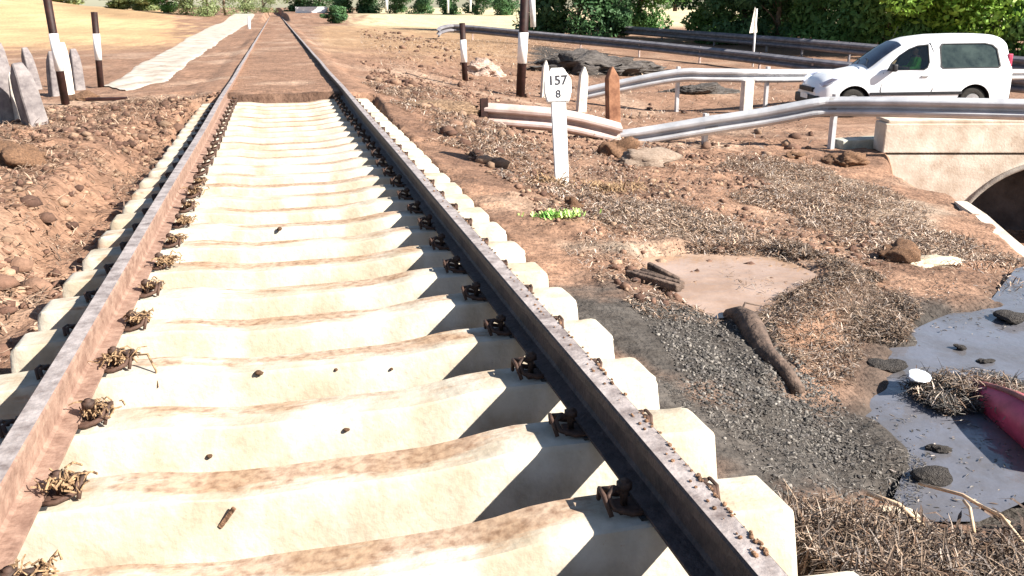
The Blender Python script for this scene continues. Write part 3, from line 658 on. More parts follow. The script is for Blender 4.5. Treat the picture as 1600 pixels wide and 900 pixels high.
# cane sticking out bottom right
M_cane = mat('cane', (.45, .30, .18), (.70, .52, .36), rough=.8, scale=20, bump=.1)
for k, (p0, p1, rad, lab) in enumerate([((1440, 728), (1580, 800), .007, 'long pale cane pointing over the reed heap toward the stream'), ((1508, 770), (1520, 842), .006, 'short pale cane leaning down the reed heap'), ((1350, 815), (1450, 855), .009, 'stout brown cane lying at the left of the reed heap'),
                                   ((1530, 780), (1600, 850), .006, 'pale cane at the right frame edge of the reed heap')]):
    a = Vector(at(*p0, -.62)); b = Vector(at(*p1, -.60)); a.z = max(Hs(a.x, a.y), WATER_Z)+.10; b.z = Hs(b.x, b.y)+.07
    bm = bmesh.new(); tube(bm, [a, a.lerp(b, .5)+Vector((0, 0, .03)), b], rad, 7); tag(link('cane', bm_me('cane', bm, True), M_cane), lab, 'cane')

# ------------------------------------------------------------------ kilometre marker
M_white = mat('white_paint', (.78, .76, .74), (.88, .87, .86), rough=.7, scale=9, bump=.2, bscale=50)
M_black = mat('sign_black', (.02, .02, .03), (.05, .05, .06), rough=.6)
mb = Vector(at(878, 292, -.62)); mb.z = Hs(mb.x, mb.y)
tp = Vector(atd(870, 108, (Vector(mb)-Vector(CAM)).dot(Vector(fwd))-.02))
mk = empty('kilometre_post', tuple(mb), 'white kilometre post with gabled head marked 157 over 8, right of the track', 'kilometre post')
Hh = (tp-mb).length; zax = (tp-mb).normalized(); xax = Vector(cr).normalized(); yax = zax.cross(xax).normalized(); xax = yax.cross(zax)
mk.rotation_mode = 'QUATERNION'; mk.rotation_quaternion = Matrix((xax, yax, zax)).transposed().to_quaternion()
px2m = (Vector(mb)-Vector(CAM)).dot(Vector(fwd))/FPX
hw = 21*px2m; pw = 11.5*px2m; hz = Hh-52*px2m
bm = bmesh.new()
def slab(bm, pts, y0, y1):
    a = [bm.verts.new((x, y0, z)) for x, z in pts]; b = [bm.verts.new((x, y1, z)) for x, z in pts]
    bm.faces.new(a); bm.faces.new(b[::-1])
    for i in range(len(pts)): bm.faces.new((a[i], b[i], b[(i+1) % len(pts)], a[(i+1) % len(pts)]))
slab(bm, [(-pw*.9, -.25), (pw*.9, -.25), (pw, hz), (-pw, hz)], -.05, .05); bmesh.ops.bevel(bm, geom=[e for e in bm.edges], offset=.008, segments=2, affect='EDGES'); link('post', bm_me('post', bm), M_white, mk)
bm = bmesh.new(); slab(bm, [(-hw*.80, hz-.0), (hw*.80, hz), (hw, hz+.10), (hw, Hh-18*px2m), (hw*.45, Hh), (-hw*.45, Hh), (-hw, Hh-18*px2m), (-hw, hz+.10)], -.062, .062)
bmesh.ops.bevel(bm, geom=[e for e in bm.edges], offset=.006, segments=2, affect='EDGES'); link('head', bm_me('head', bm), M_white, mk)
def text_mesh(s, size):
    cu_ = bpy.data.curves.new('t', 'FONT'); cu_.body = s; cu_.size = size; cu_.align_x = 'CENTER'; cu_.align_y = 'CENTER'; cu_.extrude = .002; cu_.offset = size*.012
    o = bpy.data.objects.new('t', cu_); C.objects.link(o); dg = bpy.context.evaluated_depsgraph_get(); me = bpy.data.meshes.new_from_object(o.evaluated_get(dg)); bpy.data.objects.remove(o); me.materials.clear(); return me
for s, z, size in (('157', Hh-20*px2m, .135), ('8', Hh-41*px2m, .11)):
    me = text_mesh(s, size); me.name = 'number'; o = link('number', me, M_black, mk, (0, -.064, z)); o.rotation_euler = (R(90), 0, 0); o['label'] = 'black number %s' % s

# ------------------------------------------------------------------ banded posts
M_dark = mat('dark_maroon_paint', (.012, .005, .004), (.04, .014, .012), rough=.6, scale=8, bump=.2)
def banded(p0, p1, ptop, wpx, bands, label):
    """p0 foot pixel (on ground z), ptop top pixel; bands: list of (py0, py1) white"""
    foot = Vector(at(p0[0], p0[1], p0[2])); foot.z = Hs(foot.x, foot.y) if abs(Hs(foot.x, foot.y)-foot.z) < .15 else foot.z
    D = (foot-Vector(CAM)).dot(Vector(fwd)); 
    ray = lambda px, py: Vector(atd(px, py, D-(p0[1]-py)*D/FPX*math.tan(PIT)))
    top = ray(*ptop); e = empty('banded_post', tuple(foot), label, 'post', 'black and white banded level crossing posts')
    wd = wpx*D/FPX/2; f = lambda py: (p0[1]-py)/(p0[1]-ptop[1]); d = top-foot
    bm = bmesh.new(); tube(bm, [-d.normalized()*.3, d], [wd, wd], 12); link('pole', bm_me('pole', bm, True), M_dark, e)
    for (a, b) in bands:
        bm = bmesh.new(); tube(bm, [d*f(b), d*f(a)], wd*1.04+.003, 12); link('white_band', bm_me('white_band', bm, True), M_white, e)
    return e
banded((103, 166, -.2), 0, (66, -45), 12, [(51, 111)], 'tall leaning maroon post with one white band, left of the track')
banded((158, 137, -.25), 0, (147, 19), 9.5, [(52, 93)], 'shorter upright dark post with white band, beside the pale path')
banded((813, 153, -.95), 0, (822, -40), 14, [(49, 98)], 'tall dark post with broad white band behind the marker post, right of track')
banded((727, 128, -.85), 0, (722, 36), 9, [(62, 98)], 'short dark post with white band at the rounded guardrail end')
M_pole = mat('galv_pole', (.55, .55, .55), (.8, .8, .8), rough=.5, scale=5, metal=.1)
def thin_pole(px, py0, py1, D, rad, label, lean=0):
    a = Vector(atd(px, py0, D)); b = Vector(atd(px+lean, py1, D-(py0-py1)*D/FPX*math.tan(PIT))); bm = bmesh.new(); tube(bm, [Vector((0, 0, -.3)), b-a], rad, 8)
    return tag(link('pole', bm_me('pole', bm, True), M_pole, None, tuple(a)), label, 'pole')
thin_pole(833, 33, -20, 48, .16, 'thick pale pole behind the tall right banded post', -2)
thin_pole(389, 52, 26, 60, .10, 'small white trackside stump far along the left side of the rails')
thin_pole(604, 14, -8, 130, .22, 'pale distant pole in front of the dark trees')
thin_pole(700, 16, -10, 100, .12, 'slim pale trunk-like pole at the yellow field, left one')
thin_pole(735, 14, -10, 100, .12, 'slim pale trunk-like pole at the yellow field, right one')

# ------------------------------------------------------------------ pointed stakes
M_stake = mat('old_concrete', (.11, .095, .10), (.27, .24, .235), rough=.9, scale=6, bump=.5, bscale=25)
M_stk_b = mat('rusty_timber', (.14, .06, .035), (.34, .17, .10), rough=.9, scale=5, bump=.5, bscale=25)
M_stk_p = mat('pale_concrete', (.45, .40, .36), (.75, .68, .60), rough=.9, scale=6, bump=.4, bscale=25)
def stake(pf, ptop, z, wpx, depth, label, m=M_stake, group=None, turn=.5, taper=.75):
    foot = Vector(at(pf[0], pf[1], z)); D = (foot-Vector(CAM)).dot(Vector(fwd))
    top = Vector(atd(ptop[0], ptop[1], D-(pf[1]-ptop[1])*D/FPX*math.tan(PIT))); d = top-foot; L = d.length; zx = d.normalized()
    xx = (Vector(cr)*math.cos(turn)+Vector((fwd[0], fwd[1], 0)).normalized()*math.sin(turn)); yy = zx.cross(xx).normalized(); xx = yy.cross(zx)
    wd = wpx*D/FPX/2; bm = bmesh.new()
    levels = [(-.35, 1), (L*.55, .5+.5*taper), (L*.80, taper), (L, .12)]
    rings = []
    for h, k in levels: rings.append([bm.verts.new(zx*h+xx*(sx*wd*k)+yy*(sy*depth*.5*max(k, .5))) for sx, sy in ((-1, -1), (1, -1), (1, 1), (-1, 1))])
    for i in range(3):
        for j in range(4): bm.faces.new((rings[i][j], rings[i][(j+1) % 4], rings[i+1][(j+1) % 4], rings[i+1][j]))
    bm.faces.new(rings[0][::-1]); bm.faces.new(rings[-1]); bmesh.ops.recalc_face_normals(bm, faces=bm.faces)
    bmesh.ops.bevel(bm, geom=list(bm.edges), offset=.012, segments=1, affect='EDGES')
    return tag(link('pointed_stake', bm_me('pointed_stake', bm), m, None, tuple(foot)), label, 'stake', group)
G1 = 'grey pointed concrete stakes of the left cattle guard'; G2 = 'pointed stakes of the right cattle guard'
stake((56, 195), (26, 98), -.05, 40, .22, 'largest grey pointed stake, leaning, left of the tall maroon post', group=G1, turn=-.75)
stake((14, 190), (0, 90), -.05, 34, .22, 'grey pointed stake at the left frame edge in front', group=G1, turn=-.75)
stake((33, 190), (18, 112), -.05, 16, .14, 'narrow pale stake between the two front left stakes', M_stk_p, G1, turn=-.75)
stake((56, 142), (38, 74), -.3, 20, .2, 'grey stake behind the largest leaning stake', group=G1, turn=-.75)
stake((14, 132), (-2, 66), -.3, 13, .16, 'rear grey stake cut by the left frame edge', group=G1, turn=-.75)
stake((88, 152), (80, 80), -.25, 20, .2, 'shaded grey stake immediately behind the tall maroon post', group=G1, turn=-.75)
stake((108, 150), (97, 66), -.25, 14, .16, 'lavender grey stake right behind the tall maroon post', M_stk_p, G1, turn=-.75)
stake((123, 142), (114, 76), -.25, 19, .2, 'upright grey stake between the two left banded posts', group=G1, turn=-.75)
stake((958, 192), (956, 104), -.9, 20, .18, 'rust brown pointed stake in front of the middle guardrail end', M_stk_b, G2, turn=.3, taper=.95)
stake((908, 172), (913, 104), -.9, 15, .14, 'pale pointed stake just right of the kilometre post head', M_stk_p, G2, turn=.3, taper=.85)
stake((850, 150), (853, 94), -.95, 11, .14, 'pale pointed stake just left of the kilometre post head', M_stk_p, G2, turn=.3, taper=.85)

# ------------------------------------------------------------------ guardrails
M_galv = mat('galvanised_steel', (.40, .40, .42), (.60, .60, .62), rough=.42, scale=2.5, bump=.1, metal=.2, spec=.6)
M_galvs = mat('splice_steel', (.30, .28, .27), (.50, .49, .48), rough=.5, scale=6, bump=.2, metal=.2)
M_galvd = mat('dark_grey_guardrail', (.13, .125, .14), (.24, .23, .25), rough=.6, scale=3, bump=.05, metal=.1)  # darker grey steel for the two road guardrails behind
M_galvp = mat('muddy_guardrail', (.34, .24, .21), (.55, .45, .42), rough=.6, scale=2, bump=.1)
WPROF = [(0, 0), (-.02, -.012), (-.105, -.05), (-.115, -.068), (-.112, -.10), (-.095, -.118), (-.006, -.128), (0, -.150), (-.006, -.175), (-.095, -.205), (-.115, -.225), (-.112, -.255), (-.095, -.275), (-.012, -.294), (0, -.312)]
def wbeam(path, m, parent, org, flip=1, name='beam', sc_=1.0, twist=None):
    P = [Vector(p)-org for p in path]; bm = bmesh.new(); rings = []
    # towards the camera side is the profile bulge
    for i, p in enumerate(P):
        t = (P[min(i+1, len(P)-1)]-P[max(i-1, 0)]); t.z = 0; t.normalize(); nrm = Vector((t.y, -t.x, 0))*flip
        tw = twist(i) if twist else 0
        dn = Vector((0, 0, 1))*math.cos(tw)+nrm*math.sin(tw); nn = nrm*math.cos(tw)-Vector((0, 0, 1))*math.sin(tw)
        rings.append(([bm.verts.new(p+nn*(-a*sc_)+dn*(b*sc_)) for a, b in WPROF], [bm.verts.new(p+nn*(-a*sc_-.006)+dn*(b*sc_)) for a, b in WPROF]))
    for i in range(len(rings)-1):
        for k in range(len(WPROF)-1):
            bm.faces.new((rings[i][0][k], rings[i][0][k+1], rings[i+1][0][k+1], rings[i+1][0][k]))
            bm.faces.new((rings[i][1][k+1], rings[i][1][k], rings[i+1][1][k], rings[i+1][1][k+1]))
        bm.faces.new((rings[i][0][0], rings[i+1][0][0], rings[i+1][1][0], rings[i][1][0]))
        bm.faces.new((rings[i][0][-1], rings[i][1][-1], rings[i+1][1][-1], rings[i+1][0][-1]))
    for r_ in (rings[0], rings[-1]):
        for k in range(len(WPROF)-1): bm.faces.new((r_[0][k], r_[1][k], r_[1][k+1], r_[0][k+1]))
    return link(name, bm_me(name, bm), m, parent)
def catm(P, n=6):
    out = []
    P = [Vector(p) for p in P]
    for i in range(len(P)-1):
        p0 = P[max(i-1, 0)]; p1 = P[i]; p2 = P[i+1]; p3 = P[min(i+2, len(P)-1)]
        for k in range(n):
            t = k/n; out.append(.5*((2*p1)+(p2-p0)*t+(2*p0-5*p1+4*p2-p3)*t*t+(3*p1-p0-3*p2+p3)*t**3))
    out.append(P[-1]); return out
def gpost(x, y, ztop, parent, org, m=M_galv, zb=None, w_=.07):
    bm = bmesh.new(); zb = Hs(x, y)-.3 if zb is None else zb
    # C-section post
    pr = [(-w_/2, -.05), (w_/2, -.05), (w_/2, -.038), (-w_/2+.012, -.038), (-w_/2+.012, .038), (w_/2, .038), (w_/2, .05), (-w_/2, .05)]
    extrude_profile(bm, pr, [((0, 0, zb-ztop), (1, 0, 0), (0, 1, 0)), ((0, 0, 0), (1, 0, 0), (0, 1, 0))])
    o = link('post', bm_me('post', bm), m, parent, Vector((x, y, ztop))-org); return o
# near guardrail
def tdz(px, py, D): return Vector(atd(px, py, D-(450-py)*0))
near = [atd(905, 211, 15.0), atd(1000, 199, 14.9), atd(1103, 182, 14.7), atd(1200, 167, 14.5), atd(1270, 154, 14.3), atd(1310, 151, 14.2), atd(1450, 152, 13.6), atd(1620, 155, 13.1), atd(1800, 158, 12.6)]
org = Vector(near[4]); org.z = -1.1
g1 = empty('guardrail', tuple(org), 'bright near guardrail whose left end ramps down into the mud, in front of the van', 'guardrail')
path = [p for p in near]
wbeam(catm(path, 5), M_galv, g1, org)
cn = catm(path, 5)
for i_ in (10, 24, 31): wbeam([p_+Vector((0, 0, .004)) for p_ in cn[i_:i_+2]] if i_ != 31 else [cn[31], cn[31].lerp(cn[32], .5)], M_galvs, g1, org-Vector((0, .012, 0)), name='splice')
for px, py, D, zt in ((1103, 180, 14.78, 0), (1306, 150, 14.27, 0)):
    q = atd(px, py, D); gpost(q[0], q[1]+.0, q[2]+.03, g1, org, zb=-1.5)
# far access guardrail
mid = [atd(905, 142, 21.4), atd(960, 131, 21.2), atd(1050, 109, 20.9), atd(1110, 106, 20.7), atd(1260, 109, 20.0), atd(1400, 113, 24.5)]
mid = [atd(905, 138, 21.4), atd(960, 126, 21.2), atd(1055, 108, 20.9), atd(1110, 107, 20.8), atd(1200, 108, 20.9), atd(1300, 108, 22.3), atd(1450, 108, 24.4), atd(1650, 108, 26.5)]
org = Vector(mid[3]); org.z = -1.1
g2 = empty('guardrail', tuple(org), 'bright middle guardrail running behind the marker post to behind the van bonnet', 'guardrail')
wbeam(catm(mid, 5), M_galv, g2, org)
for px, py, D in ((1060, 106, 20.98), (1200, 106, 21.0), (1330, 107, 22.8)):
    q = atd(px, py, D); gpost(q[0], q[1], q[2]+.03, g2, org, zb=-1.5)
bm = bmesh.new(); q = atd(1168, 134, 20.6); box(bm, (0, 0, -.25), (.24, .2, .75), bevel=.02)
tag(link('concrete_block', bm_me('concrete_block', bm), M_stk_p, None, (q[0], q[1], q[2])), 'small pale concrete block standing under the middle guardrail', 'concrete block')
# road guardrails behind
lo_ = [atd(682, 46, 50), atd(690, 40, 51), atd(720, 38, 52.5), atd(850, 50, 48), atd(1000, 63, 43), atd(1160, 79, 37), atd(1310, 95, 32), atd(1620, 122, 26)]
org = Vector(lo_[4]); org.z -= .8
g3 = empty('guardrail', tuple(org), 'long dull grey road guardrail whose rounded left end is by the short banded post', 'guardrail')
wbeam(catm(lo_, 5), M_galvd, g3, org, sc_=1.5)
cl = catm(lo_, 5)
for t in (2.2, 2.8, 3.4, 4.0, 4.6, 5.2, 5.8, 6.4):
    p = cl[int(t*5)]; gpost(p.x, p.y+.05, p.z, g3, org, M_galvp, zb=p.z-1.3)
up_ = [atd(838, 36, 70), atd(860, 32, 70), atd(1000, 42, 58), atd(1200, 56, 46), atd(1330, 66, 40), atd(1620, 90, 31)]
org = Vector(up_[3]); org.z -= .8
g4 = empty('guardrail', tuple(org), 'farther grey guardrail of the road in front of the green trees', 'guardrail')
wbeam(catm(up_, 5), M_galvd, g4, org, sc_=1.7)
cl = catm(up_, 5)
for t in (1.1, 1.3, 1.5, 1.7, 1.9, 2.2, 2.6, 3.0, 3.5, 4.0, 4.5): p = cl[int(t*5)]; gpost(p.x, p.y+.05, p.z, g4, org, M_galvd, zb=p.z-1.3)
# fallen guardrail left of marker
fl = [atd(757, 160, 14.6), atd(800, 163, 14.6), atd(870, 169, 14.6), atd(925, 180, 14.7), atd(970, 192, 14.8)]
org = Vector(fl[1]); org.z = -.8
g5 = empty('guardrail', tuple(org), 'fallen mud-stained guardrail with dark stub end, left of the marker post', 'guardrail')
wbeam(catm(fl, 4), M_galvp, g5, org, sc_=1.25)
q = atd(756, 156, 14.5); gpost(q[0], q[1], q[2]+.02, g5, org, M_dark, zb=-1.3, w_=.12)

# traffic sign seen from behind/oblique
pf = Vector(atd(1176, 102, 38)); sg = empty('traffic_sign', tuple(pf), 'triangular road sign seen almost edge-on on a pale pole beyond the guardrails', 'road sign', rz=.81)
zt_ = (102-20)*38/FPX*1.04
bm = bmesh.new(); tube(bm, [(0, 0, -.5), (0, 0, zt_*.99)], .045, 8); link('pole', bm_me('pole', bm, True), M_pole, sg)
bm = bmesh.new(); slab(bm, [(-.62, zt_-1.0), (.62, zt_-1.0), (0, zt_+.05)], .06, .085); bmesh.ops.bevel(bm, geom=list(bm.edges), offset=.01, segments=2, affect='EDGES'); link('sign_plate', bm_me('sign_plate', bm), M_stk_p, sg)

# ------------------------------------------------------------------ culvert headwall
M_hw = mat('headwall_concrete', (.46, .36, .28), (.74, .66, .57), rough=.9, scale=2.2, bump=.4, bscale=30, detail=8)
M_hwin = mat('pipe_concrete', (.07, .067, .068), (.14, .135, .137), rough=.9, scale=3, bump=.3, bscale=30)
W0 = Vector(at(1376, 238, -1.12)); W1 = Vector(at(1600, 238, -1.12)); dirw = (W1-W0).normalized(); dirw.z = 0; dirw.normalize(); nw = Vector((dirw.y, -dirw.x, 0))   # towards camera
if nw.y > 0: nw = -nw
hwl = empty('culvert_headwall', (W0.x, W0.y, -1.15), 'pale concrete culvert headwall with a round pipe mouth under the near guardrail', 'culvert')
hwl.rotation_euler = (0, 0, math.atan2(dirw.y, dirw.x))
mpp = (W0-Vector(CAM)).dot(Vector(fwd))/FPX
ph = 44*mpp*1.03
bm = bmesh.new(); box(bm, (4.0, .16, .03+ph/2), (8.0, .5, ph), bevel=.02); link('parapet', bm_me('parapet', bm), M_hw, hwl)
bm = bmesh.new(); box(bm, (4.1, .24, .03+ph+.028), (8.1, .62, .05), bevel=.012); link('coping', bm_me('coping', bm), M_hw, hwl)
# wall below with arch opening
cxw = (1648-1376)*mpp*.97; rad = 1.58; czw = -(400-238)*mpp*1.0
bm = bmesh.new(); n = 28
arc = [(cxw+rad*math.cos(math.pi*(1-k/n)), czw+rad*math.sin(math.pi*k/n)) for k in range(n+1)]
xw = [-.1, cxw-rad]+[p[0] for p in arc[1:-1]]+[cxw+rad, 8.0]; lowz = [czw-1.5, None]+[p[1] for p in arc[1:-1]]+[None, czw-1.5]
def wq(x0, z0, x1, z1):
    vs8 = [bm.verts.new((x, y, z)) for y in (-.075, .36) for x, z in ((x0, z0), (x1, z1), (x1, 0), (x0, 0))]
    for f in ((0, 1, 2, 3), (7, 6, 5, 4), (0, 4, 5, 1), (3, 2, 6, 7)): bm.faces.new([vs8[q_] for q_ in f])
wq(-.1, czw-1.5, cxw-rad, czw-1.5)
for k in range(n): wq(arc[k][0], arc[k][1], arc[k+1][0], arc[k+1][1])
wq(cxw+rad, czw-1.5, 8.0, czw-1.5)
bmesh.ops.remove_doubles(bm, verts=bm.verts, dist=.0005)
link('wall', bm_me('wall', bm), M_hw, hwl)
bm = bmesh.new(); rings = []
for j, yy in enumerate(np.linspace(-.06, 1.15, 12)):
    rings.append([bm.verts.new((cxw+rad*.985*math.cos(a), yy, czw+rad*.985*math.sin(a))) for a in np.linspace(0, 2*math.pi, 33)[:-1]])
for i in range(11):
    for k in range(32): bm.faces.new((rings[i][k], rings[i+1][k], rings[i+1][(k+1) % 32], rings[i][(k+1) % 32]))
bm.faces.new(rings[-1])
link('pipe', bm_me('pipe', bm, True), M_hwin, hwl)
bm = bmesh.new(); tube(bm, [(cxw+(rad-.03)*math.cos(a), -.085, czw+(rad-.03)*math.sin(a)) for a in np.linspace(-.3, math.pi+.3, 40)], .045, 8); link('pipe_rim', bm_me('pipe_rim', bm, True), mat('rim_concrete', (.20, .17, .15), (.36, .32, .28), rough=.9, scale=6, bump=.4), hwl)
bm = bmesh.new(); box(bm, (4.05, 1.35, -.09), (8.0, 2.0, .20), bevel=.02); link('deck_slab', bm_me('deck_slab', bm), mat('dusty_deck', (.24, .16, .115), (.36, .26, .19), rough=.95, scale=6, bump=.5), hwl)
bm = bmesh.new(); box(bm, (.02, .95, -1.2), (.2, 1.9, 2.2)); link('side_wall', bm_me('side_wall', bm), M_hw, hwl)
# small concrete kerb left of the parapet and the sloping wing wall
bm = bmesh.new(); a = Vector(at(1306, 232, -1.12)); b = Vector(at(1374, 228, -1.12)); L = (b-a).length
box(bm, (L/2, 0, -.06), (L, .35, .18), bevel=.02); k = link('kerb_stone', bm_me('kerb_stone', bm), mat('grey_green_concrete', (.25, .26, .22), (.48, .48, .42), rough=.9, scale=5, bump=.3), None, (a.x, a.y, -1.0)); k.rotation_euler = (0, 0, math.atan2(b.y-a.y, b.x-a.x)); tag(k, 'low grey concrete kerb left of the pale culvert parapet', 'kerb')
ww = [at(1500, 322, -1.16), at(1530, 343, -1.16), at(1570, 380, -1.15), at(1640, 440, -1.2)]
bm = bmesh.new(); st = []
for i, p in enumerate(ww):
    t = Vector(ww[min(i+1, 3)])-Vector(ww[max(i-1, 0)]); t.z = 0; t.normalize(); st.append(((p[0], p[1], p[2]), (t.y, -t.x, 0), (0, 0, 1)))
extrude_profile(bm, [(-.07, -1.3), (.07, -1.3), (.07, .06), (-.07, .06)], st); org = Vector(ww[1]); me = bm_me('wing_wall', bm); me.transform(Matrix.Translation(-org))
tag(link('wing_wall', me, M_hw, None, tuple(org)), 'thin sloping pale concrete edge running from the culvert mouth to the stream', 'wing wall')

# ------------------------------------------------------------------ van
M_van = mat('white_car_paint', (.80, .81, .84), (.83, .84, .87), rough=.25, scale=3, bump=0, spec=.5)
M_trim = mat('black_trim', (.012, .012, .015), (.03, .03, .035), rough=.55, scale=10, bump=.1)
M_tyre = mat('tyre', (.02, .02, .02), (.05, .045, .04), rough=.85, scale=20, bump=.2)
M_rim = mat('wheel_rim', (.35, .35, .36), (.55, .55, .57), rough=.4, scale=6, metal=.6)
M_lamp = mat('lamp_glass', (.35, .38, .5), (.55, .58, .7), rough=.1, scale=12, spec=.8)
M_glassd = mat('dark_glass', (.015, .02, .035), (.04, .055, .09), rough=.06, scale=4, bump=0, spec=.9)
def glass():
    m = bpy.data.materials.new('window_glass'); m.use_nodes = True; n = m.node_tree.nodes; l = m.node_tree.links
    n.remove(n['Principled BSDF']); g = n.new('ShaderNodeBsdfGlossy'); g.inputs['Roughness'].default_value = .03; t = n.new('ShaderNodeBsdfTransparent'); t.inputs[0].default_value = (.85, .9, .86, 1)
    fr = n.new('ShaderNodeFresnel'); fr.inputs[0].default_value = 1.5; mx = n.new('ShaderNodeMixShader'); l.new(fr.outputs[0], mx.inputs[0]); l.new(t.outputs[0], mx.inputs[1]); l.new(g.outputs[0], mx.inputs[2]); l.new(mx.outputs[0], n['Material Output'].inputs[0]); return m
M_glass = glass()
SX = [0.00, .06, .16, .35, .75, 1.08, 1.22, 1.45, 1.70, 1.92, 2.2, 2.7, 3.3, 3.8, 4.1, 4.26, 4.34, 4.38]
ZT = [.66, .76, .86, .95, 1.03, 1.09, 1.17, 1.35, 1.53, 1.66, 1.745, 1.80, 1.81, 1.80, 1.775, 1.72, 1.60, 1.30]
WR = [.50, .60, .66, .70, .72, .71, .69, .665, .65, .64, .64, .64, .64, .64, .635, .62, .60, .60]
WB = [.62, .74, .82, .86, .885, .895, .90, .905, .905, .905, .905, .905, .905, .90, .89, .87, .84, .82]
ZB = [.50, .58, .66, .74, .86, .93, .95, .96, .97, .98, .99, 1.0, 1.01, 1.01, 1.01, 1.0, .98, .95]
def interp(x, A):
    return float(np.interp(x, SX, A))
def sm_interp(x, A, h=.05): return sum(interp(min(4.38, max(0, x+d)), A) for d in (-h, -h/2, 0, h/2, h))/5
def side_y(x, z):
    zt, wr, wb, zb = (sm_interp(x, A) for A in (ZT, WR, WB, ZB))
    if z >= zb: 
        t = min(1, (z-zb)/max(.01, zt-.11-zb)); return wb+(wr-wb)*t**1.25
    t = min(1, (zb-z)/(zb-.28)); return wb+.012*math.sin(t*math.pi)-.05*max(0, t-.8)*5*.6
def section(x):
    zt, wr, wb, zb = (sm_interp(x, A) for A in (ZT, WR, WB, ZB)); zside = zt-min(.11, (zt-zb)*.7)
    P = []
    for k in range(7): y = wr*k/6*1.0; P.append((y*.97, zt-(zt-zside)*(k/6)**3.2))
    for k in range(1, 7): z = zside+(zb-zside)*k/6; P.append((side_y(x, z) if zside > zb+.02 else wr+(wb-wr)*k/6, z))
    for k in range(1, 8): z = zb+(.28-zb)*k/7; P.append((side_y(x, z), z))
    P.append((0, .26)); return P
van = empty('van', (0, 0, 0), 'white compact passenger van driving left behind the near guardrail', 'van')
bm = bmesh.new(); rings = []
xst = sorted(set([round(v, 3) for v in list(np.linspace(0, .4, 9))+list(np.linspace(.4, 4.2, 39))+list(np.linspace(4.2, 4.38, 7))]))
for x in xst:
    P = section(x); full = P+[(-a, b) for a, b in P[-2:0:-1]]; rings.append([bm.verts.new((x, a, b)) for a, b in full])
for i in range(len(rings)-1):
    n = len(rings[i])
    for k in range(n): bm.faces.new((rings[i][k], rings[i][(k+1) % n], rings[i+1][(k+1) % n], rings[i+1][k]))
bm.faces.new(rings[0][::-1]); bm.faces.new(rings[-1])
bme = bm_me('body', bm, True); bme.materials.append(M_van); bme.materials.append(M_trim)
body = link('body', bme, None, van)
def prism(pts, y0=-2, y1=2):
    bm = bmesh.new(); slab(bm, pts, y0, y1); me = bm_me('cut', bm); me.materials.append(M_van); me.materials.append(M_trim)
    for f in me.polygons: f.material_index = 1
    return me
FW = [(1.50, 1.03), (1.62, 1.20), (1.80, 1.36), (2.02, 1.50), (2.22, 1.575), (2.47, 1.60), (2.47, 1.20), (2.42, 1.08), (2.34, 1.03)]
RW = [(2.70, 1.10), (2.70, 1.54), (2.76, 1.61), (3.75, 1.61), (3.93, 1.57), (4.03, 1.48), (4.09, 1.10), (4.03, 1.055), (2.76, 1.055)]
WHX = (.80, 3.53); circ = lambda cx, cz, r: [(cx+r*math.cos(a), cz+r*math.sin(a)) for a in np.linspace(0, 2*math.pi, 33)[:-1]]
cuts = [prism(FW), prism(RW)]+[prism(circ(c, .33, .38), y0, y1) for c in WHX for y0, y1 in ((-2, -.62), (.62, 2))]
cobs = []
for c in cuts:
    co = bpy.data.objects.new('cut', c); C.objects.link(co); cobs.append(co); md = body.modifiers.new('b', 'BOOLEAN'); md.object = co; md.operation = 'DIFFERENCE'; md.solver = 'EXACT'
bpy.context.view_layer.update(); dg = bpy.context.evaluated_depsgraph_get(); nm = bpy.data.meshes.new_from_object(body.evaluated_get(dg))
body.modifiers.clear(); body.data = nm; nm.name = 'body'
for co in cobs: bpy.data.objects.remove(co)
try: nm.shade_auto_smooth
except Exception: pass
me_ = nm
# keep window/arch edges crisp
with_sharp = bmesh.new(); with_sharp.from_mesh(me_)
for e_ in with_sharp.edges:
    if len(e_.link_faces) == 2 and e_.calc_face_angle(0) > R(38): e_.smooth = False
with_sharp.to_mesh(me_); with_sharp.free()
def panel(name, pts, side, m, off=.004, shrink=0, thick=.012, nz_=1):
    """thin panel following the van side; pts in (x,z)"""
    bm = bmesh.new(); c = np.mean(pts, 0)
    A = [bm.verts.new((x, side*(side_y(x, z)+off), z)) for x, z in pts]; f = bm.faces.new(A)
    r_ = bmesh.ops.extrude_face_region(bm, geom=[f]); bmesh.ops.translate(bm, vec=(0, -side*thick, 0), verts=[g for g in r_['geom'] if isinstance(g, bmesh.types.BMVert)])
    return link(name, bm_me(name, bm), m, van)
M_tint = mat('tinted_glass', (.012, .02, .017), (.05, .07, .06), rough=.05, scale=3, bump=0, spec=.9)
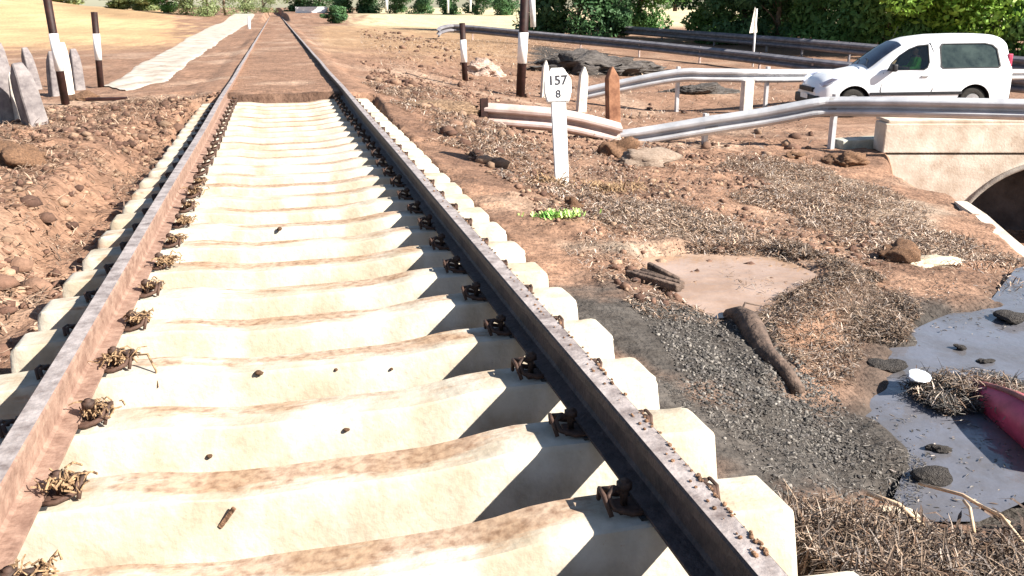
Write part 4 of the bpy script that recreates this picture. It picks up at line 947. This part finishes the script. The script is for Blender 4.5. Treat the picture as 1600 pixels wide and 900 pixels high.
for sd in (-1, 1):
    w1 = panel('window', FW, sd, M_glass, -.012); w1['label'] = 'front door window'
    w2 = panel('window', RW, sd, M_tint, -.010); w2['label'] = 'long dark rear side window'
    def ring(pts, k, side, m, name, par):
        c = np.mean(pts, 0); bm = bmesh.new(); n_ = len(pts)
        O = [bm.verts.new((x, side*(side_y(x, z)+.005), z)) for x, z in [(c[0]+(p[0]-c[0])*1.0, c[1]+(p[1]-c[1])*1.0) for p in pts]]
        I = [bm.verts.new((x, side*(side_y(x, z)+.005), z)) for x, z in [(c[0]+(p[0]-c[0])*k, c[1]+(p[1]-c[1])*(k-.03)) for p in pts]]
        for i in range(n_): bm.faces.new((O[i], O[(i+1) % n_], I[(i+1) % n_], I[i]))
        g_ = bmesh.ops.extrude_face_region(bm, geom=list(bm.faces)); bmesh.ops.translate(bm, vec=(0, -side*.02, 0), verts=[q_ for q_ in g_['geom'] if isinstance(q_, bmesh.types.BMVert)])
        return link(name, bm_me(name, bm), m, par)
    ring(FW, .95, sd, M_trim, 'window_seal', w1); ring(RW, .95, sd, M_trim, 'window_seal', w2)
    # door outline, handle, side strip
    bm = bmesh.new(); dl = [(1.42, .99), (1.38, .60), (1.45, .34), (2.45, .34), (2.56, .60), (2.56, 1.45), (2.50, 1.63)]
    tube(bm, [(x, sd*(side_y(x, z)+.0005), z) for x, z in dl], .010, 5); link('door_gap', bm_me('door_gap', bm), M_trim, van)
    bm = bmesh.new(); x, z = 2.36, .90; box(bm, (x, sd*(side_y(x, z)+.015), z), (.16, .025, .035), bevel=.008); link('door_handle', bm_me('door_handle', bm), M_trim if sd > 0 else M_rim, van)
    bm = bmesh.new(); x, z = 3.3, .56; box(bm, (2.2, sd*(side_y(2.2, .52)+.004), .52), (2.1, .02, .07), bevel=.008); link('side_moulding', bm_me('side_moulding', bm), M_trim, van)
    bm = bmesh.new(); box(bm, (1.60, sd*1.0, 1.10), (.12, .20, .17), bevel=.035); box(bm, (1.62, sd*.91, 1.04), (.07, .1, .04), bevel=.01); link('wing_mirror', bm_me('wing_mirror', bm, True), M_trim, van)
    bm = bmesh.new(); g_ = [(.10, sd*.56, .735), (.14, sd*.66, .76), (.30, sd*.80, .86), (.52, sd*.80, .93), (.42, sd*.855, .84), (.22, sd*.80, .73), (.12, sd*.70, .68)]
    f_ = bm.faces.new([bm.verts.new(p_) for p_ in g_]); ex = bmesh.ops.extrude_face_region(bm, geom=[f_]); bmesh.ops.translate(bm, vec=(-.03, sd*.05, .02), verts=[q_ for q_ in ex['geom'] if isinstance(q_, bmesh.types.BMVert)]); link('headlight', bm_me('headlight', bm), M_lamp, van)
    bm = bmesh.new(); box(bm, (4.325, sd*.735, 1.15), (.10, .10, .42), bevel=.02); link('tail_light', bm_me('tail_light', bm), M_red, van)
    for c in WHX:
        wh = bpy.data.objects.new('wheel', None); C.objects.link(wh); wh.parent = van; wh.location = (c, sd*.77, .32); wh.empty_display_size = .1
        bm = bmesh.new(); pr = [(.19, -.09), (.28, -.10), (.315, -.085), (.32, 0), (.315, .085), (.28, .10), (.19, .09)]; rg = []
        for a in np.linspace(0, 2*math.pi, 29)[:-1]: rg.append([bm.verts.new((r_*math.cos(a), y_, r_*math.sin(a))) for r_, y_ in pr])
        for i in range(28):
            for k in range(6): bm.faces.new((rg[i][k], rg[i][k+1], rg[(i+1) % 28][k+1], rg[(i+1) % 28][k]))
        link('tyre', bm_me('tyre', bm, True), M_tyre, wh)
        bm = bmesh.new(); g_ = bmesh.ops.create_cone(bm, cap_ends=True, segments=24, radius1=.2, radius2=.17, depth=.06); bmesh.ops.rotate(bm, matrix=Matrix.Rotation(R(90)*(-1 if sd > 0 else 1), 3, 'X'), verts=bm.verts); bmesh.ops.translate(bm, vec=(0, sd*.06, 0), verts=bm.verts)
        for k in range(5):
            a = k*2*math.pi/5; box(bm, (.1*math.cos(a), sd*.095, .1*math.sin(a)), (.16, .02, .05), Matrix.Rotation(-a, 3, 'Y'), .005) if False else None
        link('rim', bm_me('rim', bm), M_rim, wh)
# windscreen on the surface
bm = bmesh.new(); nx, ny = 14, 12; gr_ = []
for i in range(nx+1):
    x = 1.17+(1.90-1.17)*i/nx; row = []
    zt, wr = sm_interp(x, ZT), sm_interp(x, WR); zb = sm_interp(x, ZB); zs = zt-min(.11, (zt-zb)*.7)
    for j in range(ny+1):
        t = -1+2*j/ny; y = t*.93; row.append(bm.verts.new((x-.006, wr*.97*y, zt-(zt-zs)*abs(y)**3.2+.012)))
    gr_.append(row)
for i in range(nx):
    for j in range(ny): bm.faces.new((gr_[i][j], gr_[i][j+1], gr_[i+1][j+1], gr_[i+1][j]))
link('windscreen', bm_me('windscreen', bm, True), M_glassd, van)
bm = bmesh.new()
for y in (-.5, .05): tube(bm, [(1.15, y, 1.15), (1.28, y+.25, 1.255), (1.33, y+.5, 1.27)], .008, 5)
link('wiper', bm_me('wiper', bm), M_trim, van)
# front grille, bumper, plate, rear bumper, roof antenna
bm = bmesh.new(); box(bm, (.0, 0, .60), (.08, .95, .11), bevel=.02); box(bm, (.02, 0, .40), (.10, 1.1, .14), bevel=.02); link('grille', bm_me('grille', bm), M_trim, van)
bm = bmesh.new(); vs_ = box(bm, (.03, 0, .36), (.16, 1.5, .24), bevel=.05); link('front_bumper', bm_me('front_bumper', bm, True), M_trim, van)
bm = bmesh.new(); box(bm, (-.06, 0, .44), (.01, .5, .11)); link('number_plate', bm_me('number_plate', bm), M_white, van)
bm = bmesh.new(); box(bm, (4.36, 0, .42), (.14, 1.6, .22), bevel=.05); link('rear_bumper', bm_me('rear_bumper', bm, True), M_trim, van)
bm = bmesh.new(); tube(bm, [(2.0, .25, 1.70), (2.12, .25, 1.98)], .004, 5); link('aerial', bm_me('aerial', bm), M_trim, van)
# side note: forward of van is -x in its own frame, its near side is -y
fh = Vector((math.sin(YAW), math.cos(YAW), 0)); rh = Vector((math.cos(YAW), -math.sin(YAW), 0))
VD = 20.9; vp = Vector((CX, 0, 0))+fh*VD+rh*(((1267-800)/FPX)*(20.0)); vp = vp+rh*.12; van.location = (vp.x, vp.y, -1.27); van.rotation_euler = (R(-.5), R(-.3), -YAW); van.scale = (.97, .97, .97)
# driver
M_vest = mat('green_vest', (.20, .75, .08), (.38, .92, .18), rough=.7, scale=8)
M_skin = mat('skin', (.35, .20, .14), (.42, .25, .18), rough=.6); M_hair = mat('hair', (.02, .015, .012), (.04, .03, .02), rough=.8)
def skin_obj(name, verts, edges, radii, m, parent, root=0):
    me = bpy.data.meshes.new(name); me.from_pydata(verts, edges, []); o = bpy.data.objects.new(name, me); C.objects.link(o)
    md = o.modifiers.new('s', 'SKIN'); sv = me.skin_vertices[0].data if len(me.skin_vertices) else None
    if sv is None: me.attributes; 
    return o, md
def person_mesh(verts, edges, radii):
    me = bpy.data.meshes.new('p'); me.from_pydata(verts, edges, []); bm = bmesh.new(); bm.from_mesh(me); lay = bm.verts.layers.skin.verify(); bm.verts.ensure_lookup_table()
    for i, v in enumerate(bm.verts): v[lay].radius = radii[i]; v[lay].use_root = (i == 0)
    bm.to_mesh(me); bm.free(); o = bpy.data.objects.new('p', me); C.objects.link(o); o.modifiers.new('s', 'SKIN').use_smooth_shade = True; sb = o.modifiers.new('u', 'SUBSURF'); sb.levels = 2; sb.render_levels = 2
    bpy.context.view_layer.update(); r_ = bpy.data.meshes.new_from_object(o.evaluated_get(bpy.context.evaluated_depsgraph_get())); bpy.data.objects.remove(o); return r_
drv = empty('person', (0, 0, 0), 'driver in a bright green high visibility vest behind the wheel of the white van', 'person')
V_ = [(0, 0, -.10), (.0, 0, .08), (-.01, 0, .26), (-.02, 0, .40), (-.03, 0, .47), (-.05, 0, .55), (-.05, 0, .64), (-.05, 0, .70),
      (0, -.19, .36), (-.10, -.24, .16), (-.34, -.20, .16), (-.42, -.18, .19), (0, .19, .36), (-.10, .24, .16), (-.34, .20, .16), (-.42, .18, .19)]
E_ = [(0, 1), (1, 2), (2, 3), (3, 4), (4, 5), (5, 6), (6, 7), (3, 8), (8, 9), (9, 10), (10, 11), (3, 12), (12, 13), (13, 14), (14, 15)]
R_ = [(.15, .17), (.14, .16), (.13, .18), (.10, .15), (.055, .06), (.085, .075), (.095, .085), (.06, .06), (.065, .065), (.05, .05), (.035, .035), (.04, .03), (.065, .065), (.05, .05), (.035, .035), (.04, .03)]
pm = person_mesh(V_, E_, R_); pm.name = 'body'; pm.materials.clear(); pm.materials.append(M_skin); pm.materials.append(M_vest)
for f in pm.polygons: f.material_index = 1 if (f.center.z < .43 and f.center.x > -.26) else 0
link('body', pm, None, drv); 
bm = ico(3, 90, .05, 1); me = bm_me('hair', bm, True); h_ = link('hair', me, M_hair, drv, (-.025, 0, .68)); h_.scale = (.10, .095, .085)
drv.location = Matrix.Rotation(-YAW, 3, 'Z') @ Vector((2.22, -.50, .92)) + van.location; drv.rotation_euler = (0, 0, -YAW); drv.scale = (.85, .85, .85)

# ------------------------------------------------------------------ vegetation
M_bark = mat('bark', (.10, .07, .05), (.24, .18, .13), rough=.9, scale=6, bump=.6, bscale=15)
def leaf_mat(name, a, b, tr=.35):
    m = mat(name, a, b, rough=.55, scale=.9, bump=0, coord='Object', lo=.35, hi=.62, detail=5)
    n = m.node_tree.nodes; l = m.node_tree.links; p = n['Principled BSDF']; t = n.new('ShaderNodeBsdfTranslucent'); src = p.inputs['Base Color'].links[0].from_socket
    l.new(src, t.inputs[0]); mx = n.new('ShaderNodeMixShader'); mx.inputs[0].default_value = tr; l.new(p.outputs[0], mx.inputs[1]); l.new(t.outputs[0], mx.inputs[2]); l.new(mx.outputs[0], n['Material Output'].inputs[0]); return m
M_ld = leaf_mat('leaf_dark', (.04, .10, .045), (.11, .22, .085)); M_lm = leaf_mat('leaf_mid', (.06, .15, .045), (.17, .32, .09)); M_ly = leaf_mat('leaf_yellowgreen', (.13, .27, .035), (.36, .55, .10)); M_lp = leaf_mat('leaf_pale', (.14, .19, .07), (.34, .40, .19))
def crown_mesh(seed, H_, W_, z0, n, ls):
    r = np.random.default_rng(seed); nc = 26
    cc = np.stack([r.normal(0, .42, nc)*W_, r.normal(0, .42, nc)*W_, z0+r.random(nc)*(H_-z0)], 1)
    prof = np.sin(np.clip((cc[:, 2]-z0)/(H_-z0), .12, .95)*math.pi)**.5; cc[:, :2] *= prof[:, None]
    cr_ = W_*(.24+.22*r.random(nc)); k = r.integers(0, nc, n); d = r.normal(0, 1, (n, 3)); d /= np.linalg.norm(d, axis=1)[:, None]
    P = cc[k]+d*(cr_[k]*(.55+.45*r.random(n)**.5))[:, None]*np.array([1, 1, .8]); P[:, 2] = np.maximum(P[:, 2], .1)
    a = r.normal(0, 1, (n, 3)); a /= np.linalg.norm(a, axis=1)[:, None]; b = np.cross(a, d); b /= np.linalg.norm(b, axis=1)[:, None]+1e-6
    s = (ls*(.6+.8*r.random(n)))[:, None]
    V = np.stack([P-a*s, P+b*s*.45, P+a*s, P-b*s*.45], 1).reshape(-1, 3); F = np.arange(n*4).reshape(n, 4)
    return np_mesh('crown', V, F, None, False)
def trunk_mesh(seed, H_, W_, z0):
    r = random.Random(seed); bm = bmesh.new(); tube(bm, [(0, 0, -.3), (.05, .02, H_*.25), (.0, .1, H_*.5), (.1, 0, H_*.8)], [H_*.03, H_*.024, H_*.017, H_*.006], 8)
    for k in range(7):
        a = r.random()*6.28; z = H_*r.uniform(.15, .6); tube(bm, [(0, 0, z), (math.cos(a)*W_*.3, math.sin(a)*W_*.3, z+H_*.12), (math.cos(a)*W_*.65, math.sin(a)*W_*.65, z+H_*.2)], [H_*.012, H_*.008, H_*.003], 6)
    return bm_me('trunk', bm, True)
VAR = {}
def tree(px, py, D, H_, W_, kind, label, group, name='broadleaf_tree', cat='tree', z0=.2, n=9000, ls=.15, seed=0):
    key = (kind, seed, H_ > 3)
    q = atd(px, py, D)
    if key not in VAR:
        h0 = 6.0 if H_ > 3 else 2.2; w0 = 2.9 if H_ > 3 else 1.5
        cm = crown_mesh(seed+50, h0, w0, z0, n, ls); cm.materials.append({'d': M_ld, 'm': M_lm, 'y': M_ly, 'p': M_lp}[kind]); VAR[key] = (cm, trunk_mesh(seed, h0, w0, z0), h0, w0)
    cm, tm, h0, w0 = VAR[key]
    e = empty(name, (q[0], q[1], Hs(q[0], q[1])), label, cat, group, rz=random.random()*6.28)
    e.scale = (W_/w0, W_/w0, H_/h0); link('crown', cm, None, e); link('trunk', tm, M_bark, e); return e
GT = 'green trees lined up behind the road guardrails'
rt_ = [(850, 34, 62, 'd', 'dark green tree just right of the tall right banded post'), (905, 36, 60, 'd', 'dark green tree, second right of the tall right banded post'), (955, 38, 60, 'd', 'dark tree above the pierced left part of the far guardrail'),
       (1000, 36, 66, 'm', 'mid green tree left of the bright yellow field gap'), (1055, 8, 70, 'm', 'tree with foliage hanging over the yellow field gap'), (1120, 48, 55, 'm', 'mid green tree right of the yellow field gap'), (1160, 52, 52, 'd', 'dark tree directly left of the edge-on road sign'), (1215, 56, 50, 'd', 'dark green tree right of the edge-on road sign'),
       (1275, 60, 48, 'm', 'green tree left above the van bonnet'), (1330, 64, 46, 'm', 'green tree above the van bonnet'), (1385, 66, 45, 'm', 'green tree above the van windscreen'), (1440, 66, 45, 'y', 'yellow-green tree above the front of the van roof'), (1495, 66, 44, 'y', 'bright yellow-green tree above the van rear window'),
       (1550, 70, 43, 'y', 'brightest yellow-green tree above the back of the van'), (1610, 76, 42, 'm', 'green tree at the right frame edge behind the van'), (1240, 40, 62, 'm', 'taller tree in the back row beyond the bonnet trees'), (1360, 44, 58, 'y', 'sunlit tree in the back row beyond the windscreen'), (1480, 48, 56, 'y', 'sunlit tree in the back row beyond the rear window')]
for i, (px, py, D, k, lab) in enumerate(rt_):
    e = tree(px, py, D, random.uniform(5.5, 7.5), random.uniform(2.6, 3.4), k, lab, GT, seed=i % 3, z0=.1 if i != 4 else .1)
    if i == 4: e.location.z += 1.9
GL = 'pale bushes along the top of the left field'
for i, (px, py, D, h, w_, k, lab) in enumerate([(20, 2, 96, 2.2, 3, 'p', 'low bush at the top left frame corner'), (95, 0, 100, 2.0, 3, 'p', 'low bush above the tall maroon post'), (190, 6, 105, 2.4, 3, 'p', 'pale bush above the orange field, left end of hedge'), (225, 9, 104, 2.4, 2.6, 'p', 'pale bush second in the hedge over the orange field'),
        (262, 18, 96, 4.2, 2.6, 'm', 'taller green bush at the right end of the orange field'), (292, 24, 92, 5, 2.6, 'p', 'pale green tree beside the far path, left one'), (325, 24, 92, 5, 2.4, 'p', 'pale green tree beside the far path, middle one'), (352, 22, 98, 5, 2.6, 'p', 'pale green tree beside the far path, right one'), (385, 19, 110, 4, 2.6, 'p', 'light bush next to the vanishing rails on the left'), (412, 16, 130, 3.5, 2.6, 'p', 'farthest light bush left of the vanishing rails')]):
    tree(px, py, D, h, w_, k, lab, GL, 'bush', 'bush', seed=i % 3, n=4200, ls=.13)
GF = 'dark trees on the horizon right of the vanishing rails'
for i, (px, py, D, w_, lab) in enumerate([(468, 13, 170, 4.5, 'dark tree on the horizon nearest the vanishing rails'), (500, 13, 165, 4.5, 'dark horizon tree behind the long white wall'), (535, 15, 150, 4, 'dark horizon tree right of the long white wall'), (575, 14, 150, 4, 'dark horizon tree left of the pale distant pole'), (618, 14, 145, 4, 'dark horizon tree at the pale distant pole'),
        (660, 10, 140, 3.5, 'thin horizon tree at the start of the yellow field'), (700, 9, 130, 3, 'horizon tree behind the left slim pole'), (745, 9, 125, 3, 'horizon tree behind the right slim pole'), (790, 9, 120, 3, 'horizon tree left of the tall right banded post')]):
    tree(px, py, D, random.uniform(6, 8), w_, 'd', lab, GF, seed=i % 3)
tree(525, 22, 85, 1.4, 1.3, 'd', 'small dark shrub before the white wall end', None, 'bush', 'bush', seed=1, n=4200)
# far white wall
a = Vector(atd(462, 19, 150)); b = Vector(atd(512, 19, 150)); L = (b-a).length
wl = empty('boundary_wall', tuple(a), 'long low white wall with red base far right of the vanishing rails', 'wall', rz=math.atan2(b.y-a.y, b.x-a.x))
bm = bmesh.new(); box(bm, (L/2, 0, .35), (L, .3, 1.0), bevel=.03); link('wall_face', bm_me('wall_face', bm), M_white, wl)
bm = bmesh.new(); box(bm, (L/2, -.02, -.35), (L+.1, .34, .4), bevel=.02); link('wall_base', bm_me('wall_base', bm), mat('red_plinth', (.5, .2, .18), (.6, .3, .27), rough=.9), wl)
# lying plank left, reeds at marker foot
bm = bmesh.new(); box(bm, (0, 0, 0), (.62, .10, .05), bevel=.01); q = at(168, 159, -.18)
o = link('plank', bm_me('plank', bm), M_dark, None, (q[0], q[1], Hs(q[0], q[1])+.05)); o.rotation_euler = (0, 0, -.15); tag(o, 'short dark plank lying right of the tall leaning post foot', 'plank')
def tuft(px, py, z, n, L, label, pal, spread):
    q = at(px, py, z); bm = bmesh.new(); zz = Hs(q[0], q[1])
    for _ in range(n):
        a = random.random()*6.28; d = Vector((math.cos(a), math.sin(a)*.6, random.uniform(.1, .8))).normalized(); c = Vector((random.gauss(0, spread), random.gauss(0, spread*.5), 0)); l_ = random.uniform(.4, 1)*L
        s = Vector((-math.sin(a), math.cos(a), 0))*.006
        m1 = c+d*l_*.6; m2 = c+d*l_+Vector((0, 0, -l_*.3)); v = [bm.verts.new(t_) for t_ in (c-s, c+s, m1+s, m1-s)]; bm.faces.new(v); w3 = bm.verts.new(m2); bm.faces.new((v[3], v[2], w3))
    return tag(link('reed_tuft', bm_me('reed_tuft', bm), pal, None, (q[0], q[1], zz-.01)), label, 'reeds', kind='stuff')
tuft(840, 298, -.6, 260, .22, 'flattened dark reed tuft left of the kilometre post foot', M_tan, .16)
tuft(940, 298, -.65, 320, .24, 'flattened dark reed tuft right of the kilometre post foot', M_tan, .22)
tuft(1565, 850, -.6, 380, .20, 'upright brown reed clump in the bottom right corner', M_log, .16)
